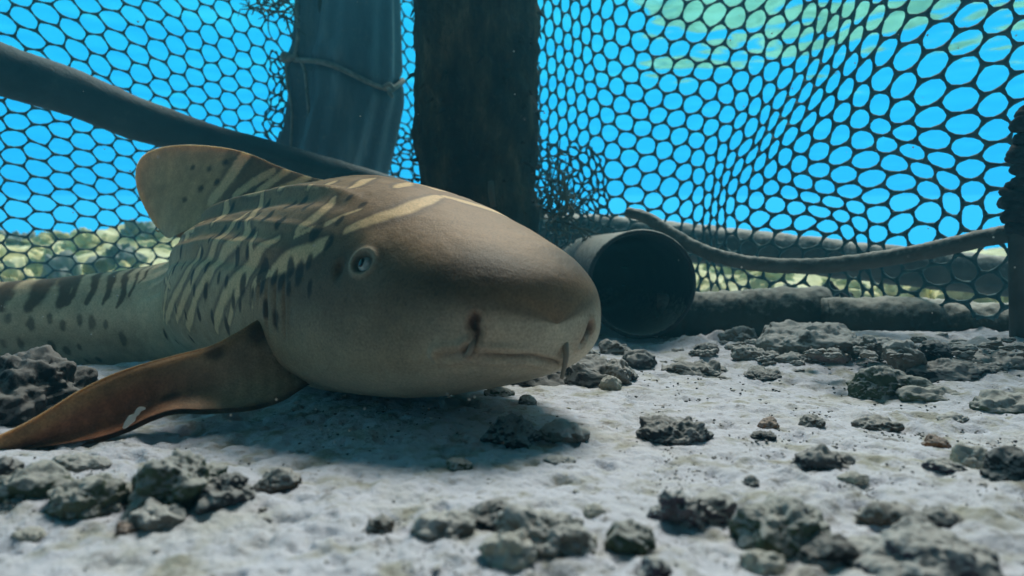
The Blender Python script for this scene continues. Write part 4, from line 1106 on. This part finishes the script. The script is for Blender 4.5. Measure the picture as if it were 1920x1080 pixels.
# foreground left
R(350, 958, 200, 140, 'green', 'big lumpy grey-green rock below the pectoral fin, silt on its crown', sub=6, rough=.36)
R(425, 955, 105, 92, 'dark', 'dark knobbly rock leaning on the right of the big grey-green rock', sub=6, rough=.4)
R(178, 972, 190, 82, 'green', 'long low dark green rock left of the big grey-green rock', sub=6, rough=.3)
R(300, 992, 130, 52, 'grey', 'low sand-coated rock in front of the big grey-green rock')
R(238, 1002, 44, 32, 'orange', 'small rust-coloured stone against the low sand-coated rock')
R(4, 905, 60, 62, 'dark', 'dark rock cut off by the left edge below the fin tip')
R(72, 930, 150, 62, 'green', 'flat olive rock near the left edge below the fin tip')
R(150, 880, 120, 30, 'grey', 'flat pale grey slab just under the tip of the pectoral fin')
rock(55, 792, 250, 150, 'black', 'large black rock with silty top behind the pectoral fin', group=GR, sub=6, rough=.34, deep=.07)
R(522, 922, 92, 48, 'brown', 'brown-grey rock right of the dark knobbly rock')
R(60, 1010, 60, 20, 'pale', 'flat pale coral scrap at the lower left')
R(712, 996, 50, 34, 'brown', 'small brown stone alone on the open sand')
# foreground middle
R(830, 1010, 130, 62, 'grey', 'grey pitted rock at the left end of the lower middle cluster')
R(925, 985, 110, 50, 'dark', 'dark flat rock at the back of the lower middle cluster')
R(1030, 1042, 190, 112, 'grey', 'big grey peaked rock in the lower middle cluster', sub=6, rough=.38)
R(958, 1058, 100, 72, 'pale', 'yellowish coral lump in front of the big grey peaked rock', rough=.4)
R(1085, 1030, 60, 34, 'pale', 'pale coral nub on the right foot of the peaked rock')
R(1178, 1034, 110, 62, 'green', 'small grey-green rock right of the peaked rock')
R(1278, 995, 140, 98, 'purple', 'purplish knobbly rock with dark hollows, lower middle right', sub=6, rough=.46)
R(1228, 1088, 66, 52, 'purple', 'dark purple stone cut off by the bottom edge')
R(1112, 972, 46, 32, 'pale', 'tiny pale coral piece behind the peaked rock')
# mid distance middle
R(962, 836, 112, 58, 'black', 'black rock in the shade before the chin', rough=.36, sub=6)
R(1052, 828, 92, 42, 'grey', 'grey stone touching the right side of the black rock')
R(1266, 832, 148, 52, 'dark', 'dark flat rock right of the black rock', rough=.4, sub=6)
R(862, 882, 54, 28, 'green', 'little grey-green stone left of the black rock')
R(989, 760, 36, 24, 'grey', 'small square grey pebble under the chin', rough=.16)
R(938, 744, 56, 17, 'green', 'flat pebble at the edge of the chin shadow')
R(1000, 722, 150, 42, 'black', 'dark flat stone tucked under the snout', deep=.05)
R(1050, 872, 60, 16, 'grey', 'low sand-dusted stone below the black rock')
# branch of dead coral beside the snout
R(1118, 718, 200, 46, 'dark', 'long silted stub of dead coral under the barbel', deep=.045, turn=.25, rough=.34, sub=6)
R(1195, 690, 74, 44, 'dark', 'blunt end of dead coral pointing right beside the snout', turn=.3, rough=.26)
R(1160, 722, 52, 62, 'brown', 'upright brown coral stump in front of the dead branch', rough=.34)
R(1146, 730, 42, 30, 'pale', 'round pale pebble at the foot of the brown stump', rough=.18)
R(1150, 664, 66, 34, 'brown', 'round brown stone just right of the nostril')
R(1090, 672, 60, 26, 'grey', 'grey silted stone hidden partly behind the snout')
R(1300, 702, 130, 22, 'brown', 'strip of brown rubble on the sand right of the dead branch', rough=.5)
# back right rubble
R(1322, 668, 48, 36, 'dark', 'round dark stone below the open pipe', rough=.2)
R(1508, 664, 196, 76, 'grey', 'largest pale grey mound in front of the fallen pipes', sub=6, rough=.26, deep=.08)
R(1545, 676, 92, 40, 'pink', 'pinkish coral lump in front of the pale grey mound', rough=.28)
R(1490, 682, 76, 26, 'grey', 'grey stone left of the pinkish lump')
R(1655, 752, 136, 76, 'green', 'broad dark green boulder in the sand right of centre', sub=6, rough=.24)
R(1772, 712, 190, 48, 'dark', 'long dark slab behind the broad green boulder', sub=6, rough=.26)
R(1690, 672, 76, 42, 'grey', 'dusty rounded stone behind the long dark slab')
R(1752, 664, 60, 30, 'dark', 'dark stone under the right end of the fallen pipes')
R(1640, 655, 70, 32, 'grey', 'pale rounded stone right of the largest mound')
R(1880, 690, 180, 36, 'grey', 'low blue-grey ridge of stone at the foot of the stake')
R(1750, 752, 130, 30, 'green', 'dark mossy flat stone right of the broad green boulder')
R(1880, 775, 150, 40, 'green', 'long mossy ledge at the right edge')
R(1455, 645, 60, 24, 'grey', 'small silted stone left of the largest mound')
R(1385, 640, 76, 30, 'grey', 'bumpy silted coral below the gap between the pipes', rough=.5)
R(1340, 635, 60, 22, 'grey', 'flat silted coral right of the open pipe', rough=.5)
R(1430, 712, 96, 16, 'dark', 'thin dark scrap of coral on the sand before the mound', rough=.5)
R(1405, 672, 56, 26, 'grey', 'lumpy grey stone between the round dark stone and the mound', rough=.4)
# foreground right
R(1468, 1030, 210, 112, 'green', 'mossy green rock at the lower right', sub=6, rough=.34)
R(1545, 1062, 120, 66, 'black', 'dark shaded stone under the mossy green rock')
R(1425, 1070, 90, 46, 'pale', 'pale coral rubble at the foot of the mossy green rock')
R(1665, 995, 130, 60, 'brown', 'brown rock between the mossy rock and the grey cone', rough=.34)
R(1712, 1022, 76, 66, 'dark', 'cone-shaped dark grey stone at the lower right', rough=.16)
R(1765, 990, 80, 36, 'dark', 'dark lump behind the cone-shaped stone')
R(1725, 1098, 300, 98, 'purple', 'large purple-grey rock at the bottom right', sub=6, rough=.3)
R(1545, 882, 116, 52, 'dark', 'dark mottled stone on the right-hand sand', rough=.36)
R(1886, 905, 96, 74, 'black', 'black-green rock cut off by the right edge', sub=6, rough=.26)
R(1815, 875, 70, 48, 'pale', 'sandy coloured stone left of the black-green rock')
R(1768, 884, 78, 28, 'purple', 'flat dark purple stone left of the sandy stone')
R(1752, 840, 52, 28, 'orange', 'rust-brown stone on the right-hand sand')
R(1520, 803, 56, 26, 'brown', 'small brown stone with a rusty spot on the right-hand sand')
R(1440, 802, 50, 20, 'orange', 'small reddish stone left of the brown one')
R(1640, 808, 90, 30, 'brown', 'dull brown flat stone before the broad green boulder')
R(1430, 822, 50, 14, 'black', 'thin black splinter of coral on the right-hand sand')
R(1790, 798, 70, 22, 'grey', 'flat grey stone below the mossy flat stone')
R(1405, 918, 32, 30, 'dark', 'tiny dark stone half buried above the mossy green rock')
R(1600, 905, 60, 22, 'pale', 'pale stone below the dark mottled stone')
# two dark lumps behind the net, and the reef heads outside the pen, sunlight painted into them
def reef(px, py_top, w, Y, kind, label, seed, group, h=None):
    c = at(px, py_top, Y); sx = w * Y / FPX / 2; g = gz(c[0], c[1])
    sx *= .8; top = g + (c[2] - g) * .62; sz = max((top - g), .045) if h is None else h
    V, F = rock_mesh(sx, sx * .8, sz, seed, 5, .62)
    o = link('reef_head', mesh_from('reef_head', V, F), RM[kind]); o.location = (c[0], c[1], top - sz * .95)
    return tag(o, label, 'coral', group)
RM['reef'] = rock_material('painted_sun_reef', (.34, .34, .17), (.70, .64, .34), (.86, .82, .54), dust=0.0, scale=.25)  # lit copy of the reef stone, sunlight painted into its tones
RM['reef_grey'] = rock_material('painted_shade_reef', (.10, .15, .12), (.20, .25, .20), (.34, .38, .28), dust=.4, scale=.25)  # duller copy of the reef stone, shade painted into its tones
rg_reef = np.random.default_rng(5)
RUB = []
for i in range(5):
    _v, _f = rock_mesh(1, .85, .75, 720 + i, 4, .6); RUB.append(_v)
RUBF = np.array(_f)
RL, RRr = 'reef heads outside the left net', 'reef heads outside the right net'
for i, (px, py, w, Y, kd, lb) in enumerate([
    (-40, 418, 150, 3.0, 'reef', 'yellowish reef head at the left edge outside the net'), (35, 420, 90, 3.6, 'reef_grey', 'grey-green reef head second from the left edge'),
    (95, 432, 110, 2.9, 'reef', 'bright yellow-topped reef head above the shark tail'), (160, 428, 90, 3.5, 'reef', 'sandy coloured reef head with a flat top outside the left net'),
    (215, 414, 110, 3.2, 'reef_grey', 'tall grey reef head left of the dorsal fin'), (262, 405, 80, 3.7, 'reef_grey', 'far grey-blue reef head behind the dorsal fin'),
    (130, 470, 120, 2.7, 'reef_grey', 'low dark reef head just above the shark tail'), (15, 476, 110, 2.65, 'reef', 'low pale reef head at the left above the tail'), (238, 470, 90, 2.75, 'reef', 'low sunlit reef lump beside the trunk of the shark')]):
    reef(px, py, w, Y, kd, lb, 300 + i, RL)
for i, (px, py, w, Y, kd, lb) in enumerate([
    (1335, 505, 110, 2.6, 'reef', 'bright greenish reef lump under the rope right of the pipe'), (1420, 512, 90, 2.5, 'reef', 'pale reef lump under the lowest sag of the rope'),
    (1490, 520, 70, 2.4, 'reef_grey', 'dull reef lump left of the two dark lumps'), (1655, 505, 90, 2.5, 'reef', 'yellow reef lump right of the two dark lumps'),
    (1730, 512, 80, 2.3, 'reef', 'large yellow reef lump behind the net near the stake'), (1810, 522, 110, 2.2, 'reef', 'green-yellow reef lump second from the stake'),
    (1900, 518, 100, 2.3, 'reef', 'yellow reef lump directly behind the stake')]):
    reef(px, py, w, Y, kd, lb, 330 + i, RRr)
for px, w, lb in ((1556, 46, 'left of two dark round lumps behind the net'), (1600, 46, 'right of two dark round lumps behind the net')):
    o = reef(px, 512, w, 1.75, 'black', lb, int(px), 'dark lumps behind the net'); o.name = 'dark_stone'; o['category'] = 'rock'

vs = []; cnt = 0
while cnt < 420:
    x, y = rg_reef.uniform(-3.4, 2.2), rg_reef.uniform(2.5, 4.6)
    if abs(x + .15) < .35: continue
    s_ = rg_reef.uniform(.015, .06)
    v = RUB[rg_reef.integers(5)] * np.array((s_ * 1.4, s_ * 1.1, s_ * .8)); vs.append(v + np.array((x, y, gz(x, y) + s_ * .2))); cnt += 1
V = np.vstack(vs); F = (RUBF[None] + (np.arange(cnt) * len(RUB[0]))[:, None, None]).reshape(-1, 3)
tag(link('reef_rubble', mesh_from('reef_rubble', V, F), RM['reef']), 'sunlit coral rubble strewn over the reef outside the nets', kind='stuff')

# pebbles: alike chips of coral strewn over the sand, then grit beyond counting
PG = 'coral chips strewn over the sand'
chip_me = []
for i in range(8):
    V, F = rock_mesh(1, .8, .55, 500 + i, 3, .4)
    chip_me.append(mesh_from('coral_chip', V, F))
chips = {k: [m.copy() for m in chip_me] for k in ('grey', 'dark', 'brown', 'pale')}
for k, ms in chips.items():
    for m in ms: m.materials.append(RM[k])
rg = np.random.default_rng(21)
import re
named = [(o, project(np.array(o.location))) for o in list(COL.objects) if o.get('group') == GR]
named = [(re.split(r' (?:in|on|below|near|under|of|at|with|leaning|against|cut|just|behind|right|left|alone|touching|before|tucked|hidden|between|beside|do|from|pointing|half|do)\b', o['label'])[0], q) for o, q in named]
used = set(); tries = 0
while len(used) < 230 and tries < 6000:
    tries += 1
    px, py = rg.uniform(-20, 1940), 645 + 450 * rg.uniform(0, 1) ** 1.25
    if px < 1000 and py < 790: continue
    if px < 560 and py < 850: continue
    p = spot(px, py)
    if noise(np.array([p]), 5, 77)[0] < -.12 - .2 * (px > 1250): continue
    big = rg.uniform() < .2
    s = (rg.uniform(11, 16) if big else rg.uniform(4, 9)) * (p[1] / FPX) * .55
    k = rg.choice(['grey', 'dark', 'brown', 'pale'], p=[.36, .30, .2, .14])
    nm, q = min(named, key=lambda e: math.hypot(e[1][0] - px, (e[1][1] - py) * 1.6))
    dx, dy = px - q[0], (py - q[1]) * 1.6
    side = ('right of' if dx > 0 else 'left of') if abs(dx) > abs(dy) else ('in front of' if dy > 0 else 'behind')
    lb = f"{'larger' if big else 'tiny'} {k} coral chip {side} the {nm}"
    if lb in used or len(lb.split()) > 16: continue
    used.add(lb)
    o = bpy.data.objects.new('coral_chip', chips[k][rg.integers(8)]); COL.objects.link(o)
    o.location = (p[0], p[1], p[2] + s * .08 - .001); o.scale = (s * rg.uniform(.9, 1.6), s, s * rg.uniform(.6, 1.0)); o.rotation_euler = (rg.normal(0, .15), rg.normal(0, .15), rg.uniform(0, 6.3))
    tag(o, lb, 'pebble', PG)
vs = []
base_v, base_f = rock_mesh(1, .85, .6, 640, 2, .4)
gp_ = []
while len(gp_) < 3600:
    px, py = rg.uniform(-40, 1960), 640 + 450 * rg.uniform(0, 1)
    if px < 700 and py < 770: continue
    p = spot(px, py)
    if rg.uniform() > .35 + .9 * noise(np.array([p]), 6, 78)[0] + .35 * (px > 1200): continue
    s = rg.uniform(1.2, 4.6) * p[1] / FPX * .6
    a = rg.uniform(0, 6.3); c, q = math.cos(a), math.sin(a)
    v = base_v * np.array((s * 1.3, s, s)); v = np.stack([v[:, 0] * c - v[:, 1] * q, v[:, 0] * q + v[:, 1] * c, v[:, 2]], -1)
    vs.append((v + p, base_f)); gp_.append(1)
V = np.vstack([v for v, _ in vs]); nb = len(base_v); Fb = np.array(base_f)
F = (Fb[None] + (np.arange(len(vs)) * nb)[:, None, None]).reshape(-1, 3)
tag(link('coral_grit', mesh_from('coral_grit', V, F), RM['dark']), 'scattered dark coral grit over the pale sand', kind='stuff')
# lumpy silted rubble bank at the foot of the fallen pipes
vs = []; rb_v, rb_f = rock_mesh(1, .85, .75, 700, 4, .42); rb = [rb_v] + [rock_mesh(1, .85, .75, 701 + i, 4, .42)[0] for i in range(4)]
rbf = np.array(rb_f); cnt = 0
while cnt < 170:
    px, py = rg.uniform(1235, 1960), rg.uniform(628, 700)
    lim = 655 + .075 * (px - 1250)
    if py > lim and rg.uniform() > .25: continue
    p = spot(px, py); s = rg.uniform(7, 24) * p[1] / FPX * .6
    v = rb[rg.integers(5)] * np.array((s * 1.25, s, s * .8)); vs.append(v + p + np.array((0, 0, s * .1))); cnt += 1
V = np.vstack(vs); F = (rbf[None] + (np.arange(cnt) * len(rb_v))[:, None, None]).reshape(-1, 3)
tag(link('coral_rubble', mesh_from('coral_rubble', V, F), RM['grey']), 'bank of silted coral rubble below the fallen pipes', kind='stuff')

# a torn white flake lying against the pectoral fin, and motes drifting in the water
fk = NT('white_flake'); fk.set(Roughness=.7); fk.color((.42, .42, .39))
P = catmull([at(231, 803, .612), at(242, 790, .612), at(255, 777, .612), at(262, 768, .613), at(273, 766, .614)], 16)
wd = np.interp(np.linspace(0, 1, 16), [0, .15, .45, .6, .7, .9, 1], [.0008, .0026, .0036, .0014, .0024, .0018, .0006])
V, F = sweep(P, wd, 10, (0, 1, 0), squash=.18, bump=lambda V: .0006 * noise(V, 300, 3))
tag(link('torn_flake', mesh_from('torn_flake', V, F), fk.m), 'torn white flake hanging at the lower edge of the pectoral fin', 'flake')
vs = []; mv, mf = rock_mesh(1, 1, .8, 900, 1, .3)
for k in range(150):
    px, py, Y = rg.uniform(0, 1920), rg.uniform(0, 860), rg.uniform(.42, 1.6)
    if k < 34: px, py, Y = rg.uniform(420, 960), rg.uniform(735, 850), rg.uniform(.48, .6)
    P = at(px, py, Y)
    if P[2] < gz(P[0], P[1]) + .006: continue
    if k >= 34 and Y > .55 and 250 < px < 1140 and 270 < py < 760: continue
    vs.append(mv * rg.uniform(.5, 1.5) * .0007 * (Y / .6) + P)
V = np.vstack(vs); mf = np.array(mf)
F = (mf[None] + (np.arange(len(vs)) * len(mv))[:, None, None]).reshape(-1, 3)
tag(link('drifting_motes', mesh_from('drifting_motes', V, F), fk.m), 'pale specks drifting in the water', kind='stuff')


# ------------------------------------------------------------------ underside of the sea's surface: clear overhead, a rippled mirror at a slant
xs = np.r_[np.linspace(-12.3, -7, 20), np.linspace(-6.8, 6.8, 300), np.linspace(7, 12.3, 20)]
ys = np.r_[np.linspace(-12.3, -3, 20), np.linspace(-2.8, 1.8, 60), np.linspace(1.85, 12.3, 340)]
X, Y = np.meshgrid(xs, ys, indexing='ij')
Pw = np.stack([X, Y, 0 * X], -1)
wz = 1.24 + .012 * fbm(Pw * np.array((1, .6, 1)), 1.3, 3, 81) + .009 * fbm(Pw * np.array((.6, .5, 1)), 8.0, 3, 83)
wt = NT('water_surface'); wt.n.remove(wt.b)
gl = wt.n.new('ShaderNodeBsdfGlossy'); gl.inputs['Roughness'].default_value = .09; gl.inputs['Color'].default_value = (.32, .88, .98, 1)
tr = wt.n.new('ShaderNodeBsdfTransparent'); tr.inputs['Color'].default_value = (.97, .99, .99, 1)
lw = wt.n.new('ShaderNodeLayerWeight'); lw.inputs['Blend'].default_value = .5
f = wt.step(lw.outputs['Facing'], .30, .72, .03, .98)
mx = wt.n.new('ShaderNodeMixShader')
wt.link(f, mx.inputs[0]); wt.link(tr.outputs[0], mx.inputs[1]); wt.link(gl.outputs[0], mx.inputs[2]); wt.link(mx.outputs[0], wt.out.inputs[0])
tag(link('water_surface', mesh_from('water_surface', np.stack([X, Y, wz], -1).reshape(-1, 3), grid_faces(len(xs), len(ys))), wt.m), kind='structure')

# ------------------------------------------------------------------ the water itself: thin blue haze filling the pen and the lagoon round it
hm = bpy.data.materials.new('sea_water'); hm.use_nodes = True
ht = hm.node_tree; ht.nodes.clear()
ho = ht.nodes.new('ShaderNodeOutputMaterial'); hv = ht.nodes.new('ShaderNodeVolumePrincipled')
hv.inputs['Color'].default_value = (.10, .52, .78, 1)
hv.inputs['Density'].default_value = .045
hv.inputs['Anisotropy'].default_value = .3
ht.links.new(hv.outputs[0], ho.inputs['Volume'])
bm = bmesh.new(); bmesh.ops.create_cube(bm, size=1)
bmesh.ops.scale(bm, vec=(25, 25, 8.3), verts=bm.verts); bmesh.ops.translate(bm, vec=(0, 0, -2.5), verts=bm.verts)
me = bpy.data.meshes.new('haze'); bm.to_mesh(me); bm.free()
tag(link('haze', me, hm), kind='stuff')
